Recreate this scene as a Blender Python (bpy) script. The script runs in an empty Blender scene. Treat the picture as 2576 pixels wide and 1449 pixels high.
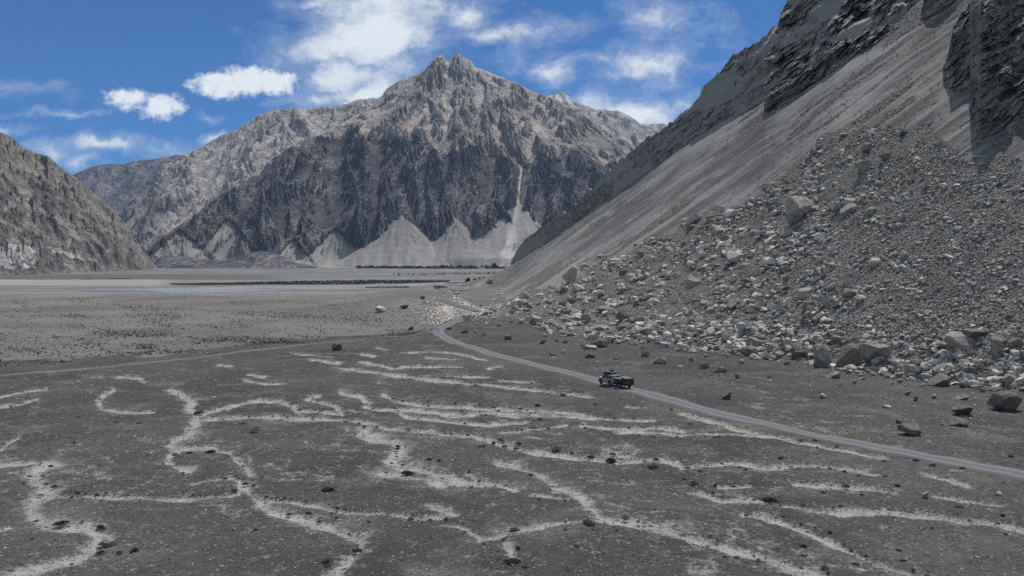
import bpy, bmesh, math, random
import numpy as np
from mathutils import Vector, Matrix

R = math.radians
random.seed(7)
scene = bpy.context.scene
col = scene.collection

# ------------------------------------------------------------------ camera, sky, sun, exposure
F, CX, HOR, EYE = 2230.0, 1288.0, 650.0, 22.0          # focal length, image centre, horizon row (2576 px frame), eye height
cam_d = bpy.data.cameras.new('camera'); cam = bpy.data.objects.new('camera', cam_d); col.objects.link(cam)
cam.location = (0, 0, EYE); cam.rotation_euler = (R(90), 0, 0)
cam_d.sensor_fit = 'HORIZONTAL'; cam_d.sensor_width = 36.0; cam_d.lens = 36.0 * F / 2576.0
cam_d.shift_y = (HOR - 724.5) / 2576.0
cam_d.clip_start = 1.0; cam_d.clip_end = 200000.0
scene.camera = cam

SUN_AZ, SUN_EL = 28.0, 57.0
sd = bpy.data.lights.new('sun', 'SUN'); sd.energy = 4.4; sd.angle = R(0.53); sd.color = (1.0, 0.95, 0.88)
sun = bpy.data.objects.new('sun', sd); col.objects.link(sun)
sdir = Vector((math.sin(R(SUN_AZ)) * math.cos(R(SUN_EL)), math.cos(R(SUN_AZ)) * math.cos(R(SUN_EL)), math.sin(R(SUN_EL))))
sun.rotation_euler = sdir.to_track_quat('Z', 'Y').to_euler(); sun.location = (0, 0, 300)

scene.view_settings.view_transform = 'Standard'; scene.view_settings.look = 'None'
scene.view_settings.exposure = 0.0; scene.view_settings.gamma = 1.0
scene.render.engine = 'CYCLES'
scene.cycles.max_bounces = 5; scene.cycles.diffuse_bounces = 3; scene.cycles.volume_bounces = 0
scene.cycles.use_denoising = False

# ------------------------------------------------------------------ node helpers
def N(nt, t, **k):
    n = nt.nodes.new(t)
    for a, b in k.items(): setattr(n, a, b)
    return n
def put(nt, sock, v):
    if isinstance(v, (int, float)): sock.default_value = v
    elif isinstance(v, (tuple, list)): sock.default_value = v if len(v) != 3 or sock.type == 'VECTOR' else (*v, 1)
    else: nt.links.new(v, sock)
def mth(nt, op, a, b=0.0, c=0.0, clamp=False):
    n = N(nt, 'ShaderNodeMath', operation=op, use_clamp=clamp)
    put(nt, n.inputs[0], a); put(nt, n.inputs[1], b); put(nt, n.inputs[2], c); return n.outputs[0]
def vec(nt, op, a, b=(0, 0, 0), out=0):
    n = N(nt, 'ShaderNodeVectorMath', operation=op); put(nt, n.inputs[0], a)
    if op == 'SCALE': put(nt, n.inputs['Scale'], b)
    else: put(nt, n.inputs[1], b)
    return n.outputs[out]
def mix(nt, f, a, b, blend='MIX'):
    n = N(nt, 'ShaderNodeMix', data_type='RGBA', blend_type=blend); n.clamp_factor = True
    put(nt, n.inputs[0], f); put(nt, n.inputs[6], a); put(nt, n.inputs[7], b); return n.outputs[2]
def sstep(nt, x, lo, hi, a=0.0, b=1.0):
    n = N(nt, 'ShaderNodeMapRange', interpolation_type='SMOOTHSTEP'); put(nt, n.inputs[0], x)
    n.inputs[1].default_value = lo; n.inputs[2].default_value = hi; n.inputs[3].default_value = a; n.inputs[4].default_value = b
    return n.outputs[0]
def noise(nt, v, scale, detail=4, rough=0.55, dist=0.0, dims='3D'):
    n = N(nt, 'ShaderNodeTexNoise', noise_dimensions=dims); put(nt, n.inputs['Vector'], v)
    n.inputs['Scale'].default_value = scale; n.inputs['Detail'].default_value = detail
    n.inputs['Roughness'].default_value = rough; n.inputs['Distortion'].default_value = dist
    return n.outputs[0]
def attr(nt, name):
    return N(nt, 'ShaderNodeAttribute', attribute_name=name).outputs['Fac']
def new_mat(name):
    m = bpy.data.materials.new(name); m.use_nodes = True; nt = m.node_tree
    b = nt.nodes['Principled BSDF']; b.inputs['Roughness'].default_value = 0.95
    b.inputs['Specular IOR Level'].default_value = 0.15
    return m, nt, b
def bump(nt, b, h, strength, dist):
    n = N(nt, 'ShaderNodeBump'); put(nt, n.inputs['Height'], h)
    n.inputs['Strength'].default_value = strength; n.inputs['Distance'].default_value = dist
    nt.links.new(n.outputs[0], b.inputs['Normal'])

# ------------------------------------------------------------------ world: clear high-altitude sky with clouds
def build_world():
    w = bpy.data.worlds.new('World'); scene.world = w; w.use_nodes = True; nt = w.node_tree
    bg = nt.nodes['Background']; bg.inputs['Strength'].default_value = 0.1
    sky = N(nt, 'ShaderNodeTexSky', sky_type='NISHITA'); sky.sun_disc = False
    sky.sun_elevation = R(SUN_EL); sky.sun_rotation = R(SUN_AZ); sky.altitude = 3800; sky.air_density = 1.0; sky.dust_density = 0.6; sky.ozone_density = 2.0
    d = N(nt, 'ShaderNodeTexCoord').outputs['Generated']
    sp = N(nt, 'ShaderNodeSeparateXYZ'); nt.links.new(d, sp.inputs[0])
    y = mth(nt, 'MAXIMUM', sp.outputs[1], 0.05)
    cb = N(nt, 'ShaderNodeCombineXYZ')
    nt.links.new(mth(nt, 'MULTIPLY_ADD', mth(nt, 'DIVIDE', sp.outputs[0], y), F, CX), cb.inputs[0])
    nt.links.new(mth(nt, 'MULTIPLY_ADD', mth(nt, 'DIVIDE', sp.outputs[2], y), -F, HOR), cb.inputs[1])
    uv = cb.outputs[0]
    def warp(v, scale, amt, detail):
        n = N(nt, 'ShaderNodeTexNoise', noise_dimensions='3D'); put(nt, n.inputs['Vector'], v)
        n.inputs['Scale'].default_value = scale; n.inputs['Detail'].default_value = detail; n.inputs['Roughness'].default_value = 0.6
        return vec(nt, 'ADD', v, vec(nt, 'SCALE', vec(nt, 'SUBTRACT', n.outputs[1], (0.5, 0.5, 0.5)), amt))
    soft = warp(warp(uv, 0.006, 110, 3), 0.03, 24, 4)
    hard = warp(uv, 0.02, 22, 4)
    def blobs(v, lst, sc):
        acc = None
        for (x, yy, rx, ry, wt) in lst:
            q = vec(nt, 'MULTIPLY', vec(nt, 'SUBTRACT', v, (x, yy, 0)), (sc / rx, sc / ry, 0))
            l = vec(nt, 'LENGTH', q, out=1)
            f = mth(nt, 'MULTIPLY_ADD', l, -wt, wt)
            acc = f if acc is None else mth(nt, 'MAXIMUM', acc, f)
        return acc
    s_l = [(950, 85, 190, 165, 1.25), (850, 120, 190, 70, 1.0), (980, 10, 200, 80, 1.0), (880, 185, 190, 85, 1.0), (930, 240, 140, 65, 1.0), (790, 258, 110, 30, .7), (790, 0, 110, 26, .7),
           (1170, 35, 90, 60, .75), (1280, 82, 160, 32, .75), (1400, 62, 120, 30, .5), (1640, 40, 85, 65, .7), (1385, 180, 85, 40, .75), (1510, 150, 110, 22, .5), (1620, 160, 150, 55, .9),
           (1610, 280, 190, 55, 1.0), (1480, 262, 120, 30, .5), (1760, 80, 90, 60, .3), (1650, 225, 80, 40, .5), (130, 388, 70, 36, .8), (255, 368, 120, 26, .95), (200, 415, 55, 22, .75), (390, 376, 140, 22, .4),
           (150, 289, 110, 9, .5), (20, 225, 130, 20, .42), (0, 328, 60, 14, .65), (545, 340, 40, 18, .8), (520, 292, 30, 8, .4), (1290, 150, 45, 50, .4)]
    h_l = [(560, 212, 95, 40, 1.0), (630, 203, 115, 44, 1.1), (690, 210, 80, 38, 1.0), (325, 250, 75, 33, .72), (405, 268, 75, 40, .75), (440, 268, 50, 20, .6)]
    n3 = noise(nt, uv, 0.045, 6, 0.62)
    n1 = noise(nt, vec(nt, 'MULTIPLY', soft, (0.8, 1.2, 1)), 0.013, 9, 0.66); n2 = noise(nt, vec(nt, 'MULTIPLY', uv, (0.6, 1.6, 1)), 0.02, 6, 0.6)
    fs = mth(nt, 'ADD', blobs(soft, s_l, 0.86), mth(nt, 'MULTIPLY_ADD', n1, 1.5, -0.78))
    a1 = mth(nt, 'MULTIPLY', sstep(nt, fs, 0.0, 1.05), 0.93)
    veil = mth(nt, 'MULTIPLY', sstep(nt, mth(nt, 'ADD', fs, mth(nt, 'MULTIPLY_ADD', n2, .8, -.4)), -0.3, 0.5), 0.25)
    fh = mth(nt, 'ADD', blobs(hard, h_l, 0.93), mth(nt, 'ADD', mth(nt, 'MULTIPLY_ADD', n2, 0.6, -0.3), mth(nt, 'MULTIPLY_ADD', n3, 0.9, -0.45)))
    a2 = mth(nt, 'MULTIPLY', sstep(nt, fh, 0.04, 0.52), 0.98)
    a = mth(nt, 'MAXIMUM', mth(nt, 'MAXIMUM', a1, veil), a2)
    front = sstep(nt, sp.outputs[1], 0.62, 0.80); high = sstep(nt, sp.outputs[2], 0.36, 0.5)
    away = mth(nt, 'MAXIMUM', mth(nt, 'SUBTRACT', 1.0, front), high)     # broken cloud added over the unseen rest of the sky for neutral fill light
    rest = mth(nt, 'MULTIPLY', sstep(nt, noise(nt, d, 2.6, 6, 0.6), 0.40, 0.60), 0.9)
    a = mth(nt, 'ADD', mth(nt, 'MULTIPLY', a, mth(nt, 'SUBTRACT', 1.0, away)), mth(nt, 'MULTIPLY', rest, away))
    skyc = mix(nt, 1.0, sky.outputs[0], SKY_TINT, 'MULTIPLY')
    cl = mix(nt, sstep(nt, mth(nt, 'ADD', mth(nt, 'MULTIPLY', mth(nt, 'MAXIMUM', fs, fh), 0.5), mth(nt, 'MULTIPLY', n3, 0.9)), 0.35, 0.85), (6.6, 7.6, 8.5), (9.2, 9.7, 9.9))
    nt.links.new(mix(nt, a, skyc, cl), bg.inputs['Color'])
SKY_TINT = (0.19, 0.52, 0.82)
build_world()

# ------------------------------------------------------------------ numpy noise and mesh helpers
def _hash(ix, iy, seed):
    h = (ix.astype(np.int64) * 374761393 + iy.astype(np.int64) * 668265263 + seed * 974634777) & 0xffffffff
    h = ((h ^ (h >> 13)) * 1274126177) & 0xffffffff
    return (h ^ (h >> 16)) & 0xffffffff
def gnoise(x, y, seed=0):
    x = np.asarray(x, float); y = np.asarray(y, float)
    x0 = np.floor(x); y0 = np.floor(y); fx = x - x0; fy = y - y0
    ux = fx * fx * fx * (fx * (fx * 6 - 15) + 10); uy = fy * fy * fy * (fy * (fy * 6 - 15) + 10)
    def g(dx, dy):
        a = _hash(x0 + dx, y0 + dy, seed) * (2 * math.pi / 4294967296.0)
        return np.cos(a) * (fx - dx) + np.sin(a) * (fy - dy)
    a = g(0, 0); b = g(1, 0); c = g(0, 1); d = g(1, 1)
    return 1.5 * (a + ux * (b - a) + uy * (c - a) + ux * uy * (a - b - c + d))
def fbm(x, y, oct=5, seed=0, gain=0.5, lac=2.03):
    s = 0; a = 1.0; t = 0
    for o in range(oct):
        s = s + a * gnoise(x, y, seed + o * 17); t += a; a *= gain; x = np.asarray(x) * lac; y = np.asarray(y) * lac
    return s / t
def ridged(x, y, oct=5, seed=0, gain=0.5, lac=2.07):
    s = 0; a = 1.0; t = 0; w = 1.0
    for o in range(oct):
        n = (1 - np.abs(gnoise(x, y, seed + o * 31))) ** 2
        s = s + a * n * w; w = np.clip(n * 1.5, 0, 1); t += a; a *= gain; x = np.asarray(x) * lac; y = np.asarray(y) * lac
    return s / t
def blocks(x, y, seed=0):                              # one random value per irregular cell: broken, blocky rock
    x0 = np.floor(x); y0 = np.floor(y); best = np.full(np.shape(x), 9e9); val = np.zeros(np.shape(x))
    for i in (-1, 0, 1):
        for j in (-1, 0, 1):
            cx_, cy_ = x0 + i, y0 + j
            ox = _hash(cx_, cy_, seed) / 4294967296.0; oy = _hash(cx_, cy_, seed + 5) / 4294967296.0
            d = (cx_ + ox - x) ** 2 + (cy_ + oy - y) ** 2; v = _hash(cx_, cy_, seed + 9) / 4294967296.0
            val = np.where(d < best, v, val); best = np.minimum(best, d)
    return val
def lin(pts):
    p = np.array(sorted(pts), float)
    return lambda x: np.interp(x, p[:, 0], p[:, 1])
def smooth(a, b, x):
    t = np.clip((np.asarray(x, float) - a) / (b - a), 0, 1); return t * t * (3 - 2 * t)
def blur(a, n=1):
    for _ in range(n):
        p = np.pad(a, 1, mode='edge')
        a = (p[:-2, 1:-1] + p[2:, 1:-1] + p[1:-1, :-2] + p[1:-1, 2:] + 4 * p[1:-1, 1:-1]) / 8
    return a
def link(name, me, mat, parent=None):
    o = bpy.data.objects.new(name, me); col.objects.link(o)
    if mat is not None: me.materials.append(mat)
    if parent is not None: o.parent = parent
    return o
def raw_mesh(name, co, loops, sizes, shade=False):
    me = bpy.data.meshes.new(name)
    co = np.ascontiguousarray(co, np.float32); loops = np.ascontiguousarray(loops, np.int32)
    me.vertices.add(len(co)); me.vertices.foreach_set('co', co.ravel())
    me.loops.add(len(loops)); me.loops.foreach_set('vertex_index', loops)
    sizes = np.ascontiguousarray(sizes, np.int32)
    me.polygons.add(len(sizes)); st = np.zeros(len(sizes), np.int32); st[1:] = np.cumsum(sizes)[:-1]
    me.polygons.foreach_set('loop_start', st); me.polygons.foreach_set('loop_total', sizes)
    me.polygons.foreach_set('use_smooth', np.full(len(sizes), shade, bool))
    me.update(calc_edges=True); me.validate(); return me
def put_attr(me, name, arr):
    at = me.attributes.new(name, 'FLOAT', 'POINT'); at.data.foreach_set('value', np.ascontiguousarray(arr, np.float32).ravel())
def grid_mesh(name, P, mat, attrs=None, shade=True, parent=None):
    r, c = P.shape[:2]
    i = np.arange(r * c).reshape(r, c)
    q = np.stack([i[:-1, :-1], i[:-1, 1:], i[1:, 1:], i[1:, :-1]], -1).reshape(-1)
    me = raw_mesh(name, P.reshape(-1, 3), q, np.full((r - 1) * (c - 1), 4), shade)
    for k, v in (attrs or {}).items(): put_attr(me, k, v)
    return link(name, me, mat, parent)
def structure(o): o['kind'] = 'structure'; return o
def tag(o, label, cat, group=None, kind=None):
    o['label'] = label; o['category'] = cat
    if group: o['group'] = group
    if kind: o['kind'] = kind
    return o
def empty(name, loc, rz=0.0, rx=0.0):
    o = bpy.data.objects.new(name, None); col.objects.link(o); o.location = loc; o.rotation_euler = (rx, 0, rz); o.empty_display_size = 0.5; return o
def ray(px, py, Z):                                    # the point at depth Z seen at frame position (px, py)
    return np.stack([(px - CX) / F * Z, Z + 0 * px, EYE + (HOR - py) / F * Z], -1)

# ------------------------------------------------------------------ ground heights
FLOOR = -25.0                                          # river plain below the terrace
foot_py = lin([(1100, 718), (1130, 725), (1150, 745), (1200, 775), (1260, 790), (1300, 800), (1400, 836), (1600, 860), (1800, 885), (2000, 905), (2100, 920), (2300, 950), (2576, 985), (2960, 1030), (3400, 1075)])
top_py = lin([(1090, 726), (1129, 724), (1156, 720), (1173, 711), (1231, 697), (1273, 676), (1285, 666), (1430, 572), (1640, 420), (1720, 362), (1800, 312), (1925, 235), (2000, 190), (2100, 120), (2260, 20), (2350, -40), (2450, -110), (2960, -480), (3400, -800)])
top_Z = lin([(1090, 690), (1129, 720), (1173, 900), (1231, 1250), (1285, 1700), (1360, 1400), (1430, 1150), (1640, 740), (1800, 560), (1925, 460), (2100, 400), (2350, 370), (2576, 350), (2960, 330), (3400, 310)])
edge_Z = lin([(-900, 520), (0, 533), (400, 577), (1000, 588), (1050, 613), (1100, 654), (1130, 680), (1300, 700), (3400, 700)])

SAND = [  # (width, polyline) of the pale wash channels, frame px
 (17, [(43,1446),(117,1426),(187,1409),(220,1386),(240,1363),(257,1346),(220,1326),(167,1323),(127,1319),(100,1303),(77,1283),(83,1263),(110,1249),(133,1236),(110,1223),(93,1206),(87,1193),(103,1173),(133,1166)]),
 (9, [(0,1164),(50,1163),(127,1163)]), (8, [(133,1243),(233,1246),(367,1248),(500,1246),(600,1236)]), (7, [(600,1236),(603,1209),(587,1201),(533,1204),(483,1213)]),
 (13, [(607,1215),(617,1226),(650,1253),(683,1276),(733,1289),(783,1303),(833,1319),(870,1334),(905,1350),(915,1365),(899,1383),(869,1406),(850,1433),(838,1460)]),
 (6, [(667,1253),(733,1256),(800,1263),(853,1276),(875,1279),(975,1289),(1059,1303),(1109,1306)]), (5, [(287,979),(267,989),(247,1006),(257,1026),(317,1031),(383,1034)]),
 (10, [(433,976),(467,999),(483,1013),(477,1026),(500,1038),(493,1059),(493,1079),(473,1099),(443,1113),(427,1129),(450,1139),(427,1156),(420,1166),(460,1186),(477,1186)]),
 (8, [(450,1139),(483,1136),(533,1133),(573,1143),(597,1159),(627,1179),(633,1189)]), (6, [(500,1046),(550,1029),(600,1019),(650,1009),(700,1008),(740,1016),(750,1029),(800,1029),(853,1038)]),
 (7, [(500,1056),(567,1053),(650,1046),(733,1046),(800,1049),(853,1054)]), (5, [(797,993),(773,999),(800,1006),(833,1013),(847,1021),(853,1029),(862,1040)]),
 (4, [(0,1001),(33,993),(83,983),(117,978)]), (5, [(0,1021),(50,1016),(93,1003)]), (5, [(0,1129),(27,1113),(50,1103)]), (6, [(0,1336),(27,1326)]),
 (6, [(862,986),(909,994),(929,1006),(919,1018),(959,1029),(999,1033),(1012,1043),(1022,1053),(1092,1054),(1159,1061),(1225,1066),(1292,1064),(1325,1063)]),
 (6, [(969,989),(999,1006),(1059,1014),(1119,1018),(1179,1019),(1242,1021),(1292,1029),(1375,1034),(1459,1041),(1525,1051),(1592,1056),(1649,1059)]),
 (8, [(969,1029),(1042,1028),(1109,1036),(1175,1038),(1225,1031),(1275,1038),(1342,1044),(1409,1046),(1492,1051)]), (12, [(1240,1030),(1262,1038),(1300,1042)]),
 (8, [(859,1053),(892,1059),(925,1069),(975,1079),(1025,1083),(1092,1086),(1142,1091),(1192,1094),(1225,1106),(1259,1113),(1292,1123),(1325,1133),(1392,1139),(1475,1151),(1525,1158),(1592,1159),(1659,1156),(1717,1169)]),
 (16, [(925,1075),(912,1095),(942,1106),(992,1109),(1012,1126),(999,1143),(985,1159),(1009,1173),(1042,1168),(1075,1183),(1125,1199),(1159,1209),(1209,1213)]), (7, [(1209,1213),(1259,1223),(1302,1236)]),
 (14, [(959,1183),(1009,1193),(1075,1203),(1109,1213)]), (8, [(1175,1186),(1202,1203),(1225,1214)]),
 (12, [(1259,1158),(1299,1166),(1342,1186),(1385,1213),(1392,1226),(1442,1243),(1475,1263),(1492,1286),(1509,1306)]), (4, [(1342,1253),(1409,1259),(1459,1259)]),
 (14, [(1505,1306),(1542,1319),(1592,1323),(1659,1333),(1717,1349),(1767,1359),(1817,1373),(1867,1389),(1934,1406),(1984,1428),(2034,1446),(2080,1462)]),
 (9, [(1509,1319),(1425,1319),(1375,1329),(1325,1339),(1275,1346),(1242,1359),(1215,1363),(1192,1349),(1152,1329)]), (8, [(1092,1279),(1125,1289),(1149,1303)]), (8, [(1042,1303),(1099,1306)]),
 (9, [(1275,1373),(1285,1390),(1292,1405)]), (5, [(1142,966),(1209,968),(1292,973),(1375,978),(1442,986),(1485,993)]), (9, [(1475,1076),(1525,1081),(1575,1083),(1659,1083),(1717,1089)]),
 (7, [(1559,1089),(1659,1094),(1712,1104)]), (4, [(1425,1073),(1325,1079),(1259,1088)]), (4, [(1575,1016),(1625,1023)]),
 (5, [(1717,1104),(1767,1094),(1817,1096),(1884,1103),(1950,1106),(2017,1116),(2084,1124),(2150,1131),(2200,1144),(2234,1148)]), (8, [(1717,1041),(1767,1053),(1817,1066),(1850,1083),(1900,1093)]),
 (7, [(1717,1174),(1784,1169),(1834,1164),(1884,1171),(1934,1179),(2017,1173),(2084,1176),(2150,1184),(2200,1196)]), (5, [(1807,1218),(1884,1218)]), (7, [(2000,1211),(2050,1218),(2117,1223),(2184,1229),(2250,1238)]),
 (8, [(1767,1233),(1817,1253),(1867,1249),(1917,1252)]), (9, [(1917,1252),(1994,1263),(2050,1273),(2117,1278),(2184,1279),(2234,1279),(2284,1286),(2334,1294),(2400,1303),(2434,1313),(2484,1316),(2550,1326),(2620,1336)]),
 (9, [(1867,1288),(1917,1294),(1967,1306),(2017,1324),(2067,1349),(2117,1373),(2167,1396),(2217,1416),(2284,1433),(2360,1450)]), (18, [(1984,1435),(2020,1448)]),
 (6, [(2334,1196),(2384,1206),(2434,1224)]), (5, [(2350,1249),(2450,1266),(2517,1276)]),
 (3, [(949,876),(975,880)]), (3.5, [(912,890),(940,892)]), (5, [(909,906),(942,913),(992,926),(1059,920)]), (6, [(859,926),(925,933),(992,946),(1059,956),(1159,963)]), (4, [(975,926),(1092,926),(1159,925)]),
 (4, [(1125,950),(1225,948)]), (4, [(1259,956),(1342,961)]), (3, [(1009,885),(1092,886),(1159,890),(1225,903)]), (3, [(1075,900),(1142,905)]), (4, [(1232,930),(1259,920)]),
 (4, [(213,946),(257,945)]), (5, [(300,945),(350,946),(362,952)]), (3, [(550,916),(583,920)]), (4, [(627,940),(667,946)]), (4, [(617,953),(667,960),(720,962)]), (3, [(733,886),(783,895),(833,900)]), (5, [(780,906),(853,913)]),
]
ROAD = [(2960,1268),(2760,1232),(2576,1196),(2440,1170),(2300,1143),(2150,1114),(2000,1085),(1850,1050),(1700,1010),(1600,984),(1552,971),(1500,958),(1400,932),(1300,907),(1220,885),(1160,866),(1122,850),(1103,838),(1104,828),(1124,817),(1150,808),(1166,800)]
ROAD2 = [(1198,784),(1180,778),(1156,772),(1138,766),(1123,761),(1110,757),(1112,753),(1130,747),(1128,743),(1117,739),(1120,735),(1124,732),(1112,728),(1098,725)]
TRACK = [(-300,965),(-100,953),(0,945),(130,935),(300,920),(400,910),(550,893),(650,880),(760,868),(900,855),(1000,847),(1060,840),(1096,836)]
tan_py = lin([(-900, 930), (0, 916), (150, 911), (172, 903), (330, 890), (480, 880), (600, 868), (760, 856), (900, 850), (1000, 845), (1095, 833), (1110, 815), (1160, 798), (3400, 798)])

def flatpt(px, py, h=0.0): Z = (EYE - h) * F / (py - HOR); return ((px - CX) / F * Z, Z)
def spline(pts, n=12):
    p = np.array(pts, float); q = np.vstack([2 * p[0] - p[1], p, 2 * p[-1] - p[-2]]); out = []
    for i in range(1, len(q) - 2):
        for t in np.arange(n) / n:
            a, b, c, d = q[i - 1:i + 3]
            out.append(0.5 * (2 * b + (c - a) * t + (2 * a - 5 * b + 4 * c - d) * t * t + (3 * b - 3 * c + d - a) * t ** 3))
    out.append(p[-1]); return np.array(out)
def seg_dist(x, y, pts, best=None):
    for (ax, ay), (bx, by) in zip(pts[:-1], pts[1:]):
        dx, dy = bx - ax, by - ay; L = dx * dx + dy * dy + 1e-9
        t = np.clip(((x - ax) * dx + (y - ay) * dy) / L, 0, 1)
        d = np.hypot(x - ax - t * dx, y - ay - t * dy)
        best = d if best is None else np.minimum(best, d)
    return best
def mounds(X, Y):
    h = 0
    for (mx, my, sx, sy, a) in [(-44, 395, 22, 55, 6.0), (-52, 470, 26, 60, 5.0), (-70, 360, 30, 35, 2.2), (-105, 430, 45, 40, 2.0), (-36, 335, 12, 30, 2.2), (-170, 470, 70, 40, 1.6), (-250, 400, 60, 40, 1.0)]:
        h = h + a * np.exp(-((X - mx) / sx) ** 2 - ((Y - my) / sy) ** 2)
    return h
def terrace(X, Y):                                     # ground height without the fine undulation
    X = np.asarray(X, float); Y = np.asarray(Y, float)
    px = CX + X / np.maximum(Y, 46) * F; py = HOR + EYE * F / np.maximum(Y, 46)
    k = smooth(0, -25, py - tan_py(px))
    h = mounds(X, Y) + k * (0.9 * fbm(X / 38, Y / 55, 4, 3)) + 0.9 * fbm(X / 24, Y / 30, 4, 5) * (1 - k)
    ez = edge_Z(px)
    d = smooth(0, 1, (Y - ez) / 55)
    return h * (1 - d) + FLOOR * d
RW = np.array([flatpt(*p) for p in ROAD]); TW = np.array([flatpt(*p) for p in TRACK])
def ground_h(X, Y):
    return terrace(X, Y)
def ground_pt(px, py):
    px = np.asarray(px, float); py = np.asarray(py, float)
    Z = EYE * F / (py - HOR)
    for _ in range(6):
        Z = 0.5 * Z + 0.5 * (EYE - ground_h((px - CX) / F * Z, Z)) * F / (py - HOR)
    X = (px - CX) / F * Z
    return np.stack([X, Z, ground_h(X, Z)], -1)
def scree_Z(px, py):
    Zf = EYE * F / (foot_py(px) - HOR); Zj = top_Z(px); zj = EYE + (HOR - top_py(px)) / F * Zj
    m = zj / (Zj - Zf)
    return np.clip((EYE + m * Zf) / np.maximum(m - (HOR - py) / F, 1e-3), Zf, Zj)
def surf_pt(px, py):
    px = np.atleast_1d(np.asarray(px, float)); py = np.atleast_1d(np.asarray(py, float))
    on = (px > 1130) & (py < foot_py(px))
    Z = scree_Z(px, py)
    a = ray(px, py, Z); b = ground_pt(px, np.maximum(py, 700))
    return np.where(on[:, None], a, b)

# ------------------------------------------------------------------ materials of the land
def rock_cells(nt, pos, scale):
    v = N(nt, 'ShaderNodeTexVoronoi', feature='F1'); put(nt, v.inputs['Vector'], pos); v.inputs['Scale'].default_value = scale
    return v.outputs['Distance'], v.outputs['Color']
def grey(nt, c):
    n = N(nt, 'ShaderNodeSeparateColor'); nt.links.new(c, n.inputs[0]); return n.outputs[0]

def mat_ground():
    m, nt, b = new_mat('gravel_ground'); p = N(nt, 'ShaderNodeNewGeometry').outputs['Position']
    d1, c1 = rock_cells(nt, p, 5.0); d2, c2 = rock_cells(nt, p, 1.9)
    n_lo = noise(nt, p, 0.035, 4); n_mid = noise(nt, p, 0.5, 5, 0.6); n_hi = noise(nt, p, 9.0, 3, 0.7)
    n_p = noise(nt, p, 0.11, 5, 0.62)
    g = mix(nt, sstep(nt, n_lo, 0.35, 0.65), (0.049, 0.047, 0.0455), (0.078, 0.074, 0.070))
    g = mix(nt, sstep(nt, n_p, 0.5, 0.68), g, (0.105, 0.099, 0.091))
    r1 = grey(nt, c1); r2 = grey(nt, c2)
    g = mix(nt, 1.0, g, mix(nt, mix(nt, sstep(nt, n_mid, 0.4, 0.6), (0.5, 0.5, 0.5), r1), (0.5, 0.5, 0.5), (1.5, 1.5, 1.5)), 'MULTIPLY')
    g = mix(nt, mth(nt, 'MULTIPLY', sstep(nt, r1, 0.975, 0.995), 0.6), g, (0.34, 0.33, 0.32))
    g = mix(nt, mth(nt, 'MULTIPLY', sstep(nt, r2, 0.80, 0.95), sstep(nt, d2, 0.42, 0.25)), g, (0.05, 0.049, 0.048))
    g = mix(nt, sstep(nt, n_hi, 0.3, 0.75), mix(nt, 1.0, g, (0.7, 0.7, 0.7), 'MULTIPLY'), mix(nt, 1.0, g, (1.25, 1.25, 1.25), 'MULTIPLY'))
    tanc = mix(nt, sstep(nt, noise(nt, p, 0.02, 5, 0.6), 0.35, 0.65), (0.115, 0.110, 0.103), (0.178, 0.170, 0.158))
    tanc = mix(nt, sstep(nt, n_mid, 0.5, 0.72), tanc, (0.11, 0.102, 0.092))
    g = mix(nt, sstep(nt, mth(nt, 'ADD', attr(nt, 'tan'), mth(nt, 'MULTIPLY_ADD', n_mid, 0.6, -0.3)), 0.3, 0.7), g, tanc)
    sp = vec(nt, 'MULTIPLY', p, (0.004, 0.03, 0.0))
    pl = mix(nt, sstep(nt, noise(nt, sp, 1.0, 6, 0.6), 0.4, 0.62), (0.105, 0.102, 0.098), (0.22, 0.213, 0.204))
    pl = mix(nt, sstep(nt, noise(nt, vec(nt, 'MULTIPLY', p, (0.003, 0.014, 0)), 1.3, 5, 0.65), 0.55, 0.66), pl, (0.11, 0.108, 0.098))
    pl = mix(nt, attr(nt, 'bank'), pl, (0.27, 0.25, 0.22)); pl = mix(nt, mth(nt, 'MULTIPLY', attr(nt, 'scrub'), sstep(nt, noise(nt, sp, 2.2, 5, 0.7), 0.3, 0.55)), pl, (0.085, 0.082, 0.072))
    g = mix(nt, attr(nt, 'plain'), g, pl)
    s = mth(nt, 'ADD', attr(nt, 'sand'), mth(nt, 'MULTIPLY_ADD', noise(nt, p, 0.4, 6, 0.72), 2.2, -1.1))
    s = mth(nt, 'ADD', s, mth(nt, 'MULTIPLY_ADD', noise(nt, p, 2.2, 5, 0.8), 2.7, -1.35))
    sandc = mix(nt, sstep(nt, n_mid, 0.3, 0.7), (0.245, 0.238, 0.226), (0.37, 0.36, 0.345))
    g = mix(nt, mth(nt, 'MULTIPLY', sstep(nt, s, 0.16, 1.0), 0.92), g, sandc)
    nt.links.new(g, b.inputs['Base Color'])
    h = mth(nt, 'ADD', mth(nt, 'MULTIPLY', d1, -0.6), mth(nt, 'MULTIPLY', n_hi, 0.6)); h = mth(nt, 'ADD', h, mth(nt, 'MULTIPLY', n_mid, 1.0))
    bump(nt, b, h, 0.55, 0.16)
    return m
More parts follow.
